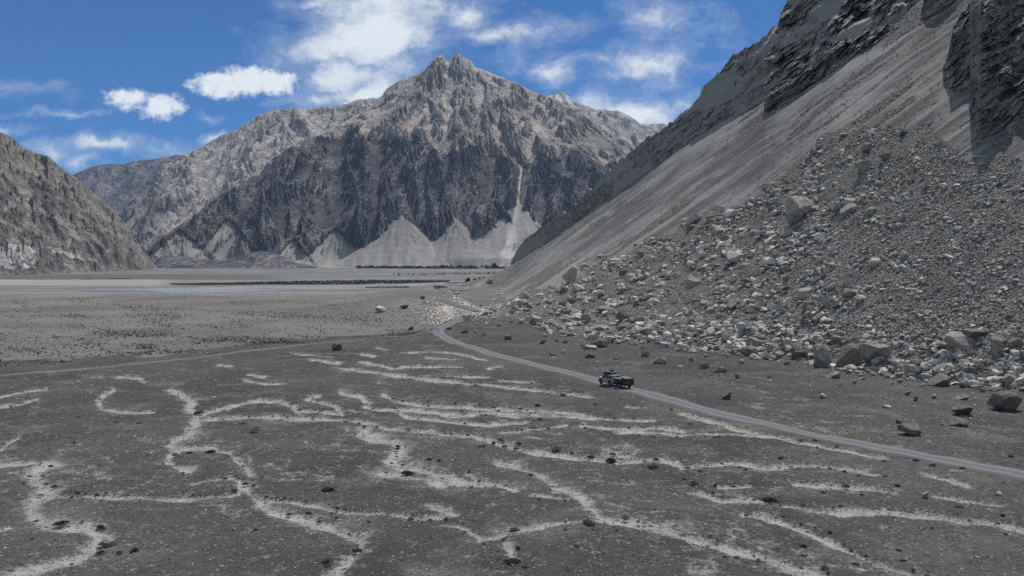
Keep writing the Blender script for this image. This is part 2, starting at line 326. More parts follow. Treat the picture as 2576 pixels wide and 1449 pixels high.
def mat_scree():
    m, nt, b = new_mat('scree'); p = N(nt, 'ShaderNodeNewGeometry').outputs['Position']
    d1, c1 = rock_cells(nt, p, 1.6); d2, c2 = rock_cells(nt, p, 0.7); r1 = grey(nt, c1)
    n_hi = noise(nt, p, 4.0, 3, 0.7); n_lo = noise(nt, p, 0.03, 4)
    fine = mix(nt, sstep(nt, attr(nt, 'streak'), 0.25, 0.75), (0.098, 0.095, 0.092), (0.235, 0.227, 0.217))
    fine = mix(nt, mth(nt, 'MULTIPLY', attr(nt, 'tan'), 0.5), fine, (0.25, 0.222, 0.19))
    fine = mix(nt, 1.0, fine, mix(nt, n_hi, (0.72, 0.72, 0.72), (1.28, 1.28, 1.28)), 'MULTIPLY')
    rub = mix(nt, r1, (0.085, 0.081, 0.075), (0.25, 0.236, 0.217)); rub = mix(nt, sstep(nt, d1, 0.4, 0.75), rub, (0.07, 0.067, 0.063))
    k = sstep(nt, mth(nt, 'ADD', attr(nt, 'rubble'), mth(nt, 'MULTIPLY_ADD', noise(nt, p, 0.25, 4, 0.65), 0.8, -0.4)), 0.3, 0.6)
    g = mix(nt, k, fine, rub)
    g = mix(nt, 1.0, g, mix(nt, n_lo, (0.85, 0.85, 0.85), (1.15, 1.15, 1.15)), 'MULTIPLY')
    nt.links.new(g, b.inputs['Base Color'])
    h = mth(nt, 'ADD', mth(nt, 'MULTIPLY', mth(nt, 'MULTIPLY', d1, -1.2), k), mth(nt, 'MULTIPLY', n_hi, 0.35))
    h = mth(nt, 'ADD', h, mth(nt, 'MULTIPLY', noise(nt, p, 0.6, 4, 0.6), 0.7))
    bump(nt, b, h, 0.7, 0.5)
    return m
def mat_rock(name, dark, light, sc, tilt, pale=(0.3, 0.285, 0.265), bd=1.2):
    m, nt, b = new_mat(name); p = N(nt, 'ShaderNodeNewGeometry').outputs['Position']
    mp = N(nt, 'ShaderNodeMapping', vector_type='TEXTURE'); nt.links.new(p, mp.inputs[0]); mp.inputs['Rotation'].default_value = tilt; mp.inputs['Scale'].default_value = (3.0, 3.0, 0.6)
    st = noise(nt, mp.outputs[0], sc, 8, 0.66, 0.6); iso = noise(nt, p, sc * 1.6, 7, 0.65); lo = noise(nt, p, sc * 0.25, 4)
    g = mix(nt, sstep(nt, st, 0.36, 0.64), dark, light)
    g = mix(nt, mth(nt, 'MULTIPLY', sstep(nt, mth(nt, 'ADD', attr(nt, 'pale'), mth(nt, 'MULTIPLY_ADD', iso, 1.0, -0.5)), 0.3, 0.65), 1.0), g, pale)
    g = mix(nt, 1.0, g, mix(nt, lo, (0.75, 0.75, 0.75), (1.25, 1.25, 1.25)), 'MULTIPLY')
    nt.links.new(g, b.inputs['Base Color'])
    bump(nt, b, mth(nt, 'ADD', st, mth(nt, 'MULTIPLY', iso, 0.7)), 0.9, bd)
    return m
def mat_mountain(name, hi, lo_, sc, bd, cap=(0.8, 0.82, 0.85)):
    m, nt, b = new_mat(name); p = N(nt, 'ShaderNodeNewGeometry').outputs['Position']
    mp = N(nt, 'ShaderNodeMapping', vector_type='TEXTURE'); nt.links.new(p, mp.inputs[0]); mp.inputs['Rotation'].default_value = (0.3, 0.5, 0.2); mp.inputs['Scale'].default_value = (1.8, 1.8, 0.7)
    n = noise(nt, mp.outputs[0], sc, 9, 0.72, 0.5); n2 = noise(nt, p, sc * 0.2, 7, 0.65); nf = noise(nt, p, sc * 3.5, 6, 0.7)
    def vein(scale, w):
        q = vec(nt, 'MULTIPLY', p, (1.0, 0.45, 0.45)); x = mth(nt, 'ABSOLUTE', mth(nt, 'SUBTRACT', noise(nt, q, scale, 6, 0.62, 0.8), 0.5)); return sstep(nt, x, w, 0.0)
    rock = mix(nt, sstep(nt, n, 0.35, 0.65), mix(nt, 1.0, hi, (0.45, 0.45, 0.47), 'MULTIPLY'), mix(nt, 1.0, hi, (1.5, 1.47, 1.42), 'MULTIPLY'))
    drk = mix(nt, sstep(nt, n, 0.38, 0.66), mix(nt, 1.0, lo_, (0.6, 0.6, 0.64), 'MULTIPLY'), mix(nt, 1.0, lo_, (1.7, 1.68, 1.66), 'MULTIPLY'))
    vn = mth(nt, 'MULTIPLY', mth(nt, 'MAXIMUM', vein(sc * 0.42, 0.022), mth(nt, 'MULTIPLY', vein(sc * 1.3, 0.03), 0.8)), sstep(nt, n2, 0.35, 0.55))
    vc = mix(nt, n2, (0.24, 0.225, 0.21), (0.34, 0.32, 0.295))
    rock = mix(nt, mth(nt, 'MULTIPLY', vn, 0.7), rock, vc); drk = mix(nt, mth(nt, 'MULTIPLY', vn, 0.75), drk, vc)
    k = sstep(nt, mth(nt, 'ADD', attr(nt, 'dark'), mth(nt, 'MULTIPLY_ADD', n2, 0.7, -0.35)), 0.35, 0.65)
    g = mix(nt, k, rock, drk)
    g = mix(nt, mth(nt, 'MULTIPLY', attr(nt, 'tan'), 0.8), g, mix(nt, n, (0.17, 0.148, 0.118), (0.30, 0.268, 0.22)))
    s = mth(nt, 'ADD', attr(nt, 'scree'), mth(nt, 'MULTIPLY_ADD', n, 0.5, -0.25))
    fs_ = noise(nt, vec(nt, 'MULTIPLY', p, (0.022, 0.0025, 0.0025)), 1.0, 6, 0.65)
    g = mix(nt, sstep(nt, s, 0.35, 0.7), g, mix(nt, sstep(nt, mth(nt, 'MULTIPLY_ADD', n2, 0.4, mth(nt, 'MULTIPLY', fs_, 0.6)), 0.36, 0.64), (0.175, 0.166, 0.156), (0.29, 0.274, 0.255)))
    g = mix(nt, sstep(nt, mth(nt, 'ADD', attr(nt, 'snow'), mth(nt, 'MULTIPLY_ADD', n, 0.9, -0.45)), 0.4, 0.6), g, cap)
    nt.links.new(g, b.inputs['Base Color'])
    rk = mth(nt, 'SUBTRACT', 1.0, sstep(nt, attr(nt, 'scree'), 0.3, 0.8))
    bump(nt, b, mth(nt, 'MULTIPLY', mth(nt, 'ADD', n, mth(nt, 'MULTIPLY', nf, 0.35)), rk), 1.0, bd * 1.8)
    return m

# ------------------------------------------------------------------ ground sheet
def build_ground():
    px = np.concatenate([np.linspace(-1800, -250, 50)[:-1], np.arange(-250, 2830, 3.2), np.linspace(2830, 4300, 50)[1:]])
    py = np.concatenate([np.linspace(1700, 1470, 24)[:-1], np.arange(1470, 720, -1.7)])
    Z1 = EYE * F / (py - HOR); Z2 = np.concatenate([np.linspace(Z1[-1] + 6, 1000, 40), np.geomspace(1010, 6000, 240), np.linspace(6400, 15000, 16)])
    Z0 = np.linspace(-300, Z1[0] - 4, 20)
    Z = np.concatenate([Z0, Z1, Z2])
    PX, ZZ = np.meshgrid(px, Z); X = (PX - CX) / F * np.maximum(ZZ, Z1[0]); Y = ZZ
    PY = HOR + EYE * F / np.maximum(ZZ, Z1[0])
    h = ground_h(X, Y)
    sand = np.zeros_like(X); core = np.zeros_like(X)
    wx = PX + 9 * fbm(X / 3.2, Y / 4.5, 3, 41); wy = PY + 3.0 * fbm(X / 3.2, Y / 4.5, 3, 43)
    for w, pts in SAND:
        a = np.array(pts, float); e = 5 * w
        r0 = np.where((PY[:, 0] > a[:, 1].min() - e) & (PY[:, 0] < a[:, 1].max() + e))[0]; c0 = np.where((px > a[:, 0].min() - e) & (px < a[:, 0].max() + e))[0]
        if not len(r0) or not len(c0): continue
        sl = np.s_[r0[0]:r0[-1] + 1, c0[0]:c0[-1] + 1]
        asp = 2.0                                       # channels lie flat: measure across them foreshortened
        d = seg_dist(wx[sl], wy[sl] * asp, a * [1, asp])
        core[sl] = np.maximum(core[sl], 0.92 * np.exp(-(d / (w * 0.6)) ** 2))
        sand[sl] = np.maximum(sand[sl], 0.80 * np.exp(-(d / (w * 1.2)) ** 2) + 0.30 * np.exp(-(d / (w * 4.2)) ** 2))
    fade = smooth(700, 1000, Z)[:, None]
    plain = smooth(0, 1, (Y - edge_Z(PX)) / 40)
    tan = smooth(9, -9, PY - tan_py(PX) + 26 * fbm(X / 22, Y / 22, 4, 67)) * (1 - plain)
    tan = np.where(PX > 1160, tan * 0.6, tan)
    sand = sand * np.clip(1.0 + 1.1 * fbm(X / 4, Y / 8, 4, 47), 0.6, 1.25)
    sand = np.maximum(sand, core * np.clip(1 + .5 * fbm(X / 3, Y / 5, 3, 49), .75, 1.1))
    a_ = (X + 5 * fbm(X / 9, Y / 12, 3, 51)) ; b_ = (Y + 7 * fbm(X / 11, Y / 14, 3, 53))
    v1 = 1 - np.abs(gnoise((a_ * .5 + b_) / 13, (b_ * .5 - a_) / 34, 57)); v2 = 1 - np.abs(gnoise((a_ * .8 + b_) / 5.5, (b_ * .8 - a_) / 17, 59))
    patch = smooth(-.15, .35, fbm(X / 30, Y / 40, 3, 61))
    sand = np.maximum(sand, (0.40 * smooth(.88, .99, v1) + 0.34 * smooth(.90, .99, v2)) * patch * smooth(300, 90, Y) * smooth(0, 14, PY - foot_py(PX) - 60))
    sand = np.where(plain > 0.1, 0, sand * (1 - 0.6 * tan))
    sand = np.maximum(sand, 0.42 * tan * smooth(760, 736, PY) * (PX < 1080))
    pyf = HOR + (EYE - FLOOR) * F / np.maximum(ZZ, 60)
    scrub = smooth(688, 692, pyf) * smooth(706, 701, pyf) * smooth(760, 600, PX) * (plain > .5)
    bank = smooth(702, 705, pyf) * smooth(722, 717, pyf) * smooth(470, 380, PX) * (plain > .5)
    h = h + bank * 1.0
    # washes sit a little lower than the gravel between them
    h = h - 0.26 * np.clip(sand, 0, 1) * (1 - plain)
    rd = np.minimum(seg_dist(X[:520], Y[:520], RW), 60)
    k = smooth(2.6, 5.0, rd)
    rough = 0.10 * fbm(X[:520] / 1.6, Y[:520] / 1.6, 3, 9)
    h[:520] += rough * k
    P = np.stack([X, Y, h], -1)
    o = grid_mesh('ground', P, M['ground'], dict(sand=sand, tan=tan, plain=plain, scrub=scrub, bank=bank)); structure(o)

def strip(name, pts, width, mat, lift, sub=14, pxpts=True):
    c = spline([tuple(ground_pt(*p)[:2]) for p in pts] if pxpts else pts, sub)
    t = np.gradient(c, axis=0); t /= np.linalg.norm(t, axis=1)[:, None]; n = np.stack([t[:, 1], -t[:, 0]], -1)
    w = width * (1 + 0.1 * fbm(np.arange(len(c)) / 9.0, np.zeros(len(c)), 3, 77))
    ks = np.linspace(-1, 1, 13); X = c[:, 0][:, None] + n[:, 0][:, None] * ks * w[:, None] / 2; Y = c[:, 1][:, None] + n[:, 1][:, None] * ks * w[:, None] / 2
    wob = 0.35 * fbm(X / 2.5, Y / 2.5, 3, 88) * (np.abs(ks) > .7); X = X + n[:, 0][:, None] * wob; Y = Y + n[:, 1][:, None] * wob
    h = ground_h(X, Y) + lift - 0.14 * np.abs(ks) ** 6 + 0.02 * np.cos(ks * 3 * math.pi)
    o = grid_mesh(name, np.stack([X, Y, h], -1), mat, dict(across=np.broadcast_to(ks, X.shape)))
    return structure(o)
def mat_road(name, a, c):
    m, nt, b = new_mat(name); p = N(nt, 'ShaderNodeNewGeometry').outputs['Position']; s = attr(nt, 'across')
    n = noise(nt, p, 5.0, 4, 0.7); n2 = noise(nt, p, 0.35, 4)
    rut = mth(nt, 'ABSOLUTE', mth(nt, 'SUBTRACT', mth(nt, 'ABSOLUTE', s), 0.42))
    rut = sstep(nt, mth(nt, 'ADD', rut, mth(nt, 'MULTIPLY_ADD', n2, 0.3, -0.15)), 0.3, 0.08)
    g = mix(nt, rut, c, a); g = mix(nt, 1.0, g, mix(nt, n, (0.75, 0.75, 0.75), (1.25, 1.25, 1.25)), 'MULTIPLY')
    e = sstep(nt, mth(nt, 'ADD', mth(nt, 'ABSOLUTE', s), mth(nt, 'MULTIPLY_ADD', n, 0.9, -0.45)), 0.62, 1.0)
    g = mix(nt, e, g, (0.088, 0.087, 0.088))
    nt.links.new(g, b.inputs['Base Color']); bump(nt, b, n, 0.4, 0.05); return m

# ------------------------------------------------------------------ scree slope
FIELD_TOP = lin([(1090, 722), (1160, 722), (1280, 742), (1400, 728), (1430, 700), (1600, 622), (1750, 548), (1900, 482), (1990, 430), (2060, 345), (2120, 320), (2200, 318), (2330, 318), (2420, 385), (2576, 410), (3000, 420)])
def rubble_mask(px, py):
    n = fbm(px / 70, py / 40, 4, 21)
    f = smooth(-14, 26, py - FIELD_TOP(px) + 40 * n)
    q = py + 0.70 * px
    s = gnoise(q / 34.0, (px - py) / 500.0, 33) + 0.5 * gnoise(q / 13.0, (px - py) / 260.0, 34)
    band = smooth(0.12, 0.5, s + 0.25 * n) * 0.8
    return np.maximum(f, band), f
def build_scree():
    px = np.concatenate([np.arange(1092, 2640, 2.6), np.linspace(2645, 3390, 90)])
    t = np.concatenate([np.linspace(-0.06, 0, 6)[:-1], np.linspace(0, 1, 430), ])
    PX, T = np.meshgrid(px, t)
    Zf = EYE * F / (foot_py(PX) - HOR); Zj = top_Z(PX); zj = EYE + (HOR - top_py(PX)) / F * Zj
    # rows spaced evenly in the frame between foot and top
    tp = top_py(PX) + (foot_py(PX) - top_py(PX)) * (1 - np.clip(T, 0, 1))
    Z = np.where(T < 0, Zf + T * 120, scree_Z(PX, tp)); z = np.where(T < 0, T * 40, EYE + (HOR - tp) / F * Z)
    X = (PX - CX) / F * Z
    rub, f = rubble_mask(PX, tp)
    amp = np.clip(Z / 300, 0.4, 2.0)
    qd = tp + 0.70 * PX
    disp = 0.75 * gnoise(qd / 30.0, (PX - tp) / 380.0, 68) + 0.4 * gnoise(qd / 11.0, (PX - tp) / 260.0, 69) + 0.5 * fbm(X / 9, Z / 9 + z / 9, 4, 61) + 0.22 * f * ridged(X / 2.5, Z / 2.5, 3, 63) + 0.8 * fbm(X / 40, Z / 60, 3, 65)
    env = smooth(0, 0.03, T) * smooth(1.0, 0.985, T)
    z = z + disp * env * amp
    q = tp + 0.70 * PX
    streak = 0.5 + 0.75 * fbm(q / 26.0, (PX - tp) / 420.0, 5, 71, 0.6)
    tan = np.exp(-((q - 1822 - 12 * fbm(PX / 60, tp / 60, 3, 5)) / 26) ** 2) * smooth(520, 380, tp) * 0.9 + 0.35 * np.exp(-((q - 1890) / 40) ** 2) * smooth(330, 220, tp)
    white = np.exp(-((PX - 1185) / 60) ** 2 - ((tp - 760) / 30) ** 2)
    P = np.stack([X, Z, z], -1)
    # behind the top edge the slope rolls over and drops to the river plain
    back = [P[-1] + np.stack([np.full(len(px), 0.0) + dd * 0.3, np.full(len(px), dd), np.full(len(px), -dd * 0.5)], -1) for dd in (6, 20, 60, 140)]
    for bk in back: bk[:, 2] = np.maximum(bk[:, 2], FLOOR - 3)
    P = np.concatenate([P, np.array(back)]); ext = lambda a: np.concatenate([a, np.repeat(a[-1:], 4, 0)])
    o = grid_mesh('scree_slope', P, M['scree'], dict(rubble=ext(rub), streak=ext(streak), tan=ext(tan), pale=ext(white))); structure(o)

# ------------------------------------------------------------------ rock walls above the scree: relief built from depth steps
def rock_wall(name, px, bot, top, zb, dZ, mat, steps, seed, relief, rows=200, pale=None, back=60.0, warp=1.0, cap_drop=0.05, debris=-0.25):
    t = np.linspace(0, 1, rows); PX, T = np.meshgrid(px, t)
    B = bot(PX); Tp = top(PX)
    jag = 5.0 * fbm(PX / 14, PX * 0 + seed, 4, seed) + 9.0 * (blocks(PX / 19, PX * 0 + .5, seed + 31) - .5) + 5 * (blocks(PX / 7, PX * 0 + .5, seed + 33) - .5)
    PY = B + (Tp + jag - B) * T
    Zb = zb(PX)
    s = PY + 0.55 * PX + 26 * warp * fbm(PX / 60, PY / 60, 4, seed + 1)
    ph = T * steps + warp * (0.55 * fbm(PX / 90, PY / 70, 5, seed + 2) + 0.3 * gnoise(s / 26, PX / 130, seed + 3) + 0.3 * np.sign(gnoise(PX / 38 + PY / 90, PX * 0, seed + 4)) * np.abs(gnoise(PX / 38 + PY / 90, PX * 0, seed + 4)) ** 0.5)
    fr = ph - np.floor(ph); stair = (np.floor(ph) + smooth(0.55, 1.0, fr)) / steps
    g = np.clip(0.55 * stair + 0.45 * T, -0.05, 1.3)
    Z = Zb + dZ(PX) * g
    u = PX + 0.0 * PY + 6 * fbm(PX / 20, PY / 20, 3, seed + 8); v_ = PY + 0.72 * PX + 5 * fbm(PX / 18, PY / 18, 3, seed + 6)
    r = relief * (1.7 * (blocks(u / 46, v_ / 30, seed + 5) - 0.5) + 0.9 * (blocks(u / 17, v_ / 11, seed + 7) - 0.5) + 0.5 * (blocks(u / 7, v_ / 5, seed + 15) - .5) + 0.7 * fbm(PX / 60, PY / 90, 4, seed + 9))
    lay = v_ / 27.0 + 0.9 * fbm(PX / 110, PY / 110, 3, seed + 21); f1 = lay - np.floor(lay); lay2 = v_ / 9.5 + 1.2 * fbm(PX / 60, PY / 60, 3, seed + 23); f2 = lay2 - np.floor(lay2)
    hard1 = 0.3 + 0.7 * blocks(np.floor(lay), u / 70, seed + 25)
    r = 0.8 * r + relief * (1.0 * hard1 * (f1 - .5) + 0.35 * (f2 - .5))
    deb = smooth(0.02, 0.30, fbm(v_ / 62, (PX - PY) / 240, 4, seed + 41) + 0.25 * fbm(PX / 40, PY / 40, 3, seed + 43) + debris)   # debris lying on the ledges hides the rock
    r = r * (1 - 0.9 * deb) * (0.55 + 0.9 * smooth(-.3, .4, fbm(PX / 130, PY / 90, 3, seed + 45)))
    Z = Z - r * smooth(0, 0.012, T)
    P = ray(PX, PY, Z)
    cap = [P[-1] + np.stack([0 * px + d * .75, 0 * px + d * .65, 0 * px - d * cap_drop], -1) for d in (back * .2, back, back * 2)]
    skirt = P[:1] + np.array([0, 0, -8.0]); P = np.concatenate([skirt, P, np.array(cap)])
    pl = np.zeros_like(PX) if pale is None else pale(PX, PY, stair, fr)
    pl = np.maximum(pl, 1.0 * deb); pl = np.concatenate([pl[:1], pl, np.repeat(pl[-1:], 3, 0)])
    return structure(grid_mesh(name, P, mat, dict(pale=pl), False))
def build_cliffs():
    sil = lin([(1262, 690), (1285, 658), (1300, 628), (1330, 592), (1390, 552), (1450, 512), (1490, 470), (1530, 432), (1570, 398), (1600, 376), (1632, 346), (1665, 325), (1700, 296), (1740, 262), (1770, 222), (1800, 192), (1840, 142), (1875, 122), (1905, 104), (1930, 82), (1958, 56), (1966, 30), (1980, 2), (2040, -90), (2200, -280), (2960, -900), (3300, -1100)])
    def pale(PX, PY, st, fr):
        led = smooth(0.5, 0.8, fr) * smooth(1500, 1700, PX)
        return 0.6 * led + 0.25 * smooth(1560, 1700, PX) * (0.5 + fbm(PX / 50, PY / 50, 3, 8))
    px = np.concatenate([np.arange(1264, 2300, 2.2), np.linspace(2305, 3290, 90)])
    rock_wall('cliff', px, lambda x: top_py(x) + 10, sil, lambda x: top_Z(x) * 0.985, lambda x: np.interp(x, [1264, 1400, 1560, 1700, 1900, 2000, 2300, 3300], [14, 12, 12, 26, 36, 50, 120, 200]), M['cliff'], 3.2, 101, 3.4, 280, pale, 70, 1.0, 0.25, 0.06)
    ob = lin([(1922, 290), (1930, 287), (2000, 242), (2100, 172), (2200, 106), (2262, 72)]); ot = lin([(1922, 262), (1928, 240), (1945, 222), (1990, 195), (2050, 150), (2085, 112), (2110, 104), (2140, 108), (2180, 80), (2230, 62), (2262, 66)])
    rock_wall('rock_outcrop', np.arange(1922, 2262, 1.6), lambda x: ob(x) + 4, ot, lambda x: scree_Z(x, ob(x)) - 1.5, lambda x: 6 + 0 * x, M['cliff'], 2.0, 131, 3.0, 70, lambda a, b, s, f: 0.5 * smooth(0.4, 0.9, s), 30)
    b3 = lin([(2316, 50), (2330, 44), (2360, 34), (2405, 4), (2440, -40)]); t3 = lin([(2316, 30), (2322, 6), (2330, -30), (2360, -70), (2405, -100), (2440, -110)])
    rock_wall('rock_outcrop', np.arange(2316, 2440, 1.8), lambda x: b3(x) + 3, t3, lambda x: scree_Z(x, b3(x)) - 1.5, lambda x: 5 + 0 * x, M['cliff'], 2.0, 151, 2.5, 50, None, 30)
    wb = lin([(2372, 196), (2378, 206), (2396, 231), (2425, 224), (2440, 226), (2446, 300), (2456, 322), (2466, 350), (2478, 347), (2524, 324), (2576, 294), (2700, 215), (2960, 40), (3200, -120)])
    wt = lin([(2372, 172), (2378, 150), (2387, 128), (2398, 66), (2429, 18), (2464, -20), (2576, -90), (2700, -160), (2960, -300), (3200, -400)])
    rock_wall('cliff_wall', np.concatenate([np.arange(2372, 2640, 1.6), np.linspace(2645, 3200, 60)]), lambda x: wb(x) + 3, wt, lambda x: scree_Z(x, wb(x)) - 2, lambda x: np.interp(x, [2372, 2440, 2576, 3200], [5, 14, 34, 60]), M['cliff'], 3.0, 171, 1.6, 190, lambda a, b, s, f: 0.45 * smooth(0.55, 0.9, f) + 0.5 * np.exp(-((a - 2480) / 60) ** 2 - ((b - 20) / 50) ** 2), 60)

# ------------------------------------------------------------------ mountains
def erode(h, cell, drops, steps, seed, protect, strength=0.35):
    rng = np.random.default_rng(seed); H, W = h.shape; h = h / cell; n = 25000; total = 0
    while total < drops:
        x = rng.uniform(1, W - 2, n); y = rng.uniform(1, H - 2, n); dx = np.zeros(n); dy = np.zeros(n); sp = np.ones(n); wa = np.ones(n); sed = np.zeros(n); alive = np.ones(n, bool)
        delta = np.zeros(H * W)
        for s in range(steps):
            ix = x.astype(int); iy = y.astype(int); fx = x - ix; fy = y - iy; i = iy * W + ix; hf = h.ravel()
            a, b, c, d = hf[i], hf[i + 1], hf[i + W], hf[i + W + 1]
            gx = (b - a) * (1 - fy) + (d - c) * fy; gy = (c - a) * (1 - fx) + (d - b) * fx
            h0 = a * (1 - fx) * (1 - fy) + b * fx * (1 - fy) + c * (1 - fx) * fy + d * fx * fy
            dx = dx * 0.25 - gx * 0.75; dy = dy * 0.25 - gy * 0.75; l = np.hypot(dx, dy) + 1e-9; dx /= l; dy /= l
            nx = np.clip(x + dx, 1, W - 3); ny = np.clip(y + dy, 1, H - 3)
            jx = nx.astype(int); jy = ny.astype(int); gx2 = nx - jx; gy2 = ny - jy; j = jy * W + jx
            h1 = hf[j] * (1 - gx2) * (1 - gy2) + hf[j + 1] * gx2 * (1 - gy2) + hf[j + W] * (1 - gx2) * gy2 + hf[j + W + 1] * gx2 * gy2
            dh = h1 - h0; cap = np.maximum(-dh, 0.02) * sp * wa * 3.0
            dep = (dh > 0) | (sed > cap)
            am = np.where(dep, np.where(dh > 0, np.minimum(dh, sed), (sed - cap) * 0.25), -np.minimum((cap - sed) * strength, np.maximum(-dh, 0)))
            am = np.where(alive, am, 0)
            for k, wgt in ((0, (1 - fx) * (1 - fy)), (1, fx * (1 - fy)), (W, (1 - fx) * fy), (W + 1, fx * fy)):
                delta += np.bincount(i + k, am * wgt, H * W)
            sed -= am; sp = np.sqrt(np.clip(sp * sp - dh * 2, 0.05, 9)); wa *= 0.985
            alive &= (nx > 1.5) & (nx < W - 3.5) & (ny > 1.5) & (ny < H - 3.5)
            x, y = nx, ny
            if s % 8 == 7:
                h = h + np.clip(delta.reshape(H, W), -0.6, 0.6) * protect; delta[:] = 0
        total += n
    return h * cell
def mountain(name, px, sil, zs, base_Z, prof, mat, rows, seed, noise_m, jag, drops=250000, fans=(), chutes=(), attrs=None, floor=FLOOR, back=0.25, gully=(55.0, 1.0), spurs=()):
    W = len(px); t = np.linspace(0, 1, rows); PX, T = np.meshgrid(px, t)
    sy = sil(px) - jag * (ridged(px / 41, px * 0 + seed, 5, seed, 0.62) - 0.45 + 0.5 * fbm(px / 90, px * 0, 3, seed + 1)) * (0.5 + 1.0 * np.clip(fbm(px / 110, px * 0 + 3, 2, seed + 2) + .5, 0, 1))
    Zs = zs(px); Zb = base_Z(px); hs = EYE + (HOR - sy) / F * Zs
    Zr = Zb + (Zs - Zb) * T
    g = prof(PX, T)
    z = floor + (hs - floor) * g
    X = (PX - CX) / F * Zr
    env = smooth(0, 0.05, T) * smooth(1.0, 0.93, T)
    gs, ga = gully
    wx = X + 60 * fbm(X / 300, Zr / 300, 3, seed + 3)
    def rib(w, L, sd, o=3):
        x_ = X + 0.9 * w * fbm(X / (2.5 * w), Zr / (3.5 * w), 3, sd + 3); return ridged(x_ / w, Zr / (w * L), o, sd, 0.45) - 0.45
    mk = smooth(-.15, .15, fbm(X / (gs * 7), Zr / (gs * 11), 3, seed + 12)); X0 = X
    X = X0 + 0.42 * Zr; ma = rib(gs * 3.1, 7, seed + 7); X = X0 - 0.42 * Zr; mb = rib(gs * 3.1, 7, seed + 27); X = X0
    big = rib(gs * 8, 6, seed + 5); mid = ma * mk + mb * (1 - mk); sml = rib(gs * 1.2, 5, seed + 8)
    rise = smooth(0.15, 0.30, T) if fans else 1.0
    z = z + env * noise_m * rise * (1.4 * big + 0.8 * mid + 0.26 * sml + 0.42 * fbm(X / gs * .8, Zr / gs * .55, 6, seed + 9, 0.6)) * ga
    for (pts, w, dep) in chutes:
        mean_py = HOR - (z - EYE) / Zr * F
        d = seg_dist(PX, mean_py, pts); z = z - dep * np.exp(-(d / w) ** 2) * env
    for (pts, w, up) in spurs:
        mean_py = HOR - (z - EYE) / Zr * F
        d = seg_dist(PX + 7 * fbm(PX / 24, mean_py / 24, 4, seed + 61), mean_py, pts); z = z + up * np.exp(-d / w) * env
    cell = float(np.mean(np.diff(X[rows // 2]))); z0 = z.copy()
    if drops: z = erode(z, cell, drops, 110, seed, smooth(0, 0.02, T) * smooth(1.0, 0.96, T))
    z = np.minimum(z, EYE + (HOR - sy) / F * Zr + 0.0 * T - 1.0 * (1 - T) * cell)   # nothing in front rises above the crest line
    z = np.maximum(z, floor - 6 + 4 * T)
    wear = blur(z0 - z, 2) / cell
    rock = z.copy(); fan = np.zeros_like(z); tone = np.zeros_like(z)
    for (ax, ay, s, *force) in fans:
        c = int(np.argmin(np.abs(px - ax))); pyc = HOR - (rock[:, c] - EYE) / Zr[:, c] * F
        r = int(np.argmin(np.abs(pyc - ay) + 1000 * (t > 0.75)))
        d = np.hypot(X - X[r, c], Zr - Zr[r, c])
        th = np.arctan2(X - X[r, c], Zr[r, c] - Zr + 60); rs = fbm(th * 9, d / 260, 4, seed + 21 + c); ramp = np.clip(d / 160, 0, 1)
        zf = rock[r, c] + 10 - s * 1.32 * d + s * 0.0007 * np.minimum(d, 600) ** 2 + (6 * rs + 5 * fbm(X / 50, Zr / 50, 4, seed + 22)) * ramp
        if force:                                          # this fan fills a bay cut into the rock
            py_ = HOR - (z - EYE) / Zr * F
            m_ = smooth(1.0, 0.86, np.abs(PX - ax - 0.0 * py_) / np.maximum((py_ - ay) * force[0] + 5 + 6 * fbm(PX / 9, py_ / 12, 3, seed + c), .1)) * smooth(-2, 6, py_ - ay) * smooth(0.0, 0.02, T)
            zf2 = floor + (rock[r, c] - floor) * np.clip((672 - py_) / max(672 - ay, 1), 0, 1) ** 1.25 * 0.90 + 2.5 * rs
            zf = np.where(m_ > 0.02, z * (1 - m_) + np.maximum(zf2, floor) * m_, -1e4); fan = np.where(m_ > .5, 1.0, fan); tone = np.where(m_ > .5, rs, tone); z = np.where(m_ > 0.02, zf, z); continue
        tone = np.where(zf > z, rs, tone)
        fan = np.where((zf > z), 1.0, fan); z = np.maximum(z, zf)
    z = np.maximum(z, floor - 2)
    dzx = np.gradient(z, axis=1) / np.maximum(np.gradient(X, axis=1), .1); dzy = np.gradient(z, axis=0) / np.gradient(Zr, axis=0)
    slope = np.hypot(dzx, dzy); conc = blur(z, 12) - z
    PY = HOR - (z - EYE) / Zr * F
    scree = np.clip(0.9 * smooth(0.75, 0.45, slope) * smooth(-1, 5, conc) + 0.85 * smooth(1.5, 10, conc / cell * 5.5), 0, 1)
    scree = np.maximum(scree * env, blur(fan, 2) * (0.78 + 0.45 * tone))
    for (pts, w, dep) in chutes:
        d = seg_dist(PX + 3 * fbm(PX / 9, PY / 14, 3, 4), PY, pts); scree = np.maximum(scree, np.exp(-(d / (w * (0.42 + 0.5 * np.clip(fbm(PX / 30, PY / 22, 3, 14), -.6, 1)))) ** 2) * smooth(-.45, .1, fbm(PX / 16, PY / 26, 3, 15) + .12 * (w > 5) + .6 * (w > 12)))
    A = dict(scree=scree, dark=0 * z, tan=0 * z, snow=0 * z)
    if attrs: A.update({k: v * (1 - 0.0 * fan) for k, v in attrs(PX, PY, T, slope, conc).items()})
    A['tan'] = A['tan'] * (1 - fan); 
    P = np.stack([X, Zr, z], -1)
    dd = np.array([0.02, 0.06, 0.15, 0.4, 1.0]) * back
    bk = []
    for d in dd:
        zz = floor + (hs - floor) * (1 - (d / back) ** 0.8) + 10 * fbm(px / 20, px * 0 + d * 50, 3, seed + 40) * (d < back)
        Zk = Zs * (1 + d * 0.9); bk.append(np.stack([(px - CX) / F * Zk, Zk, zz], -1))
    P = np.concatenate([P, np.array(bk)]); ext = lambda a: np.concatenate([a, np.repeat(a[-1:], len(bk), 0)])
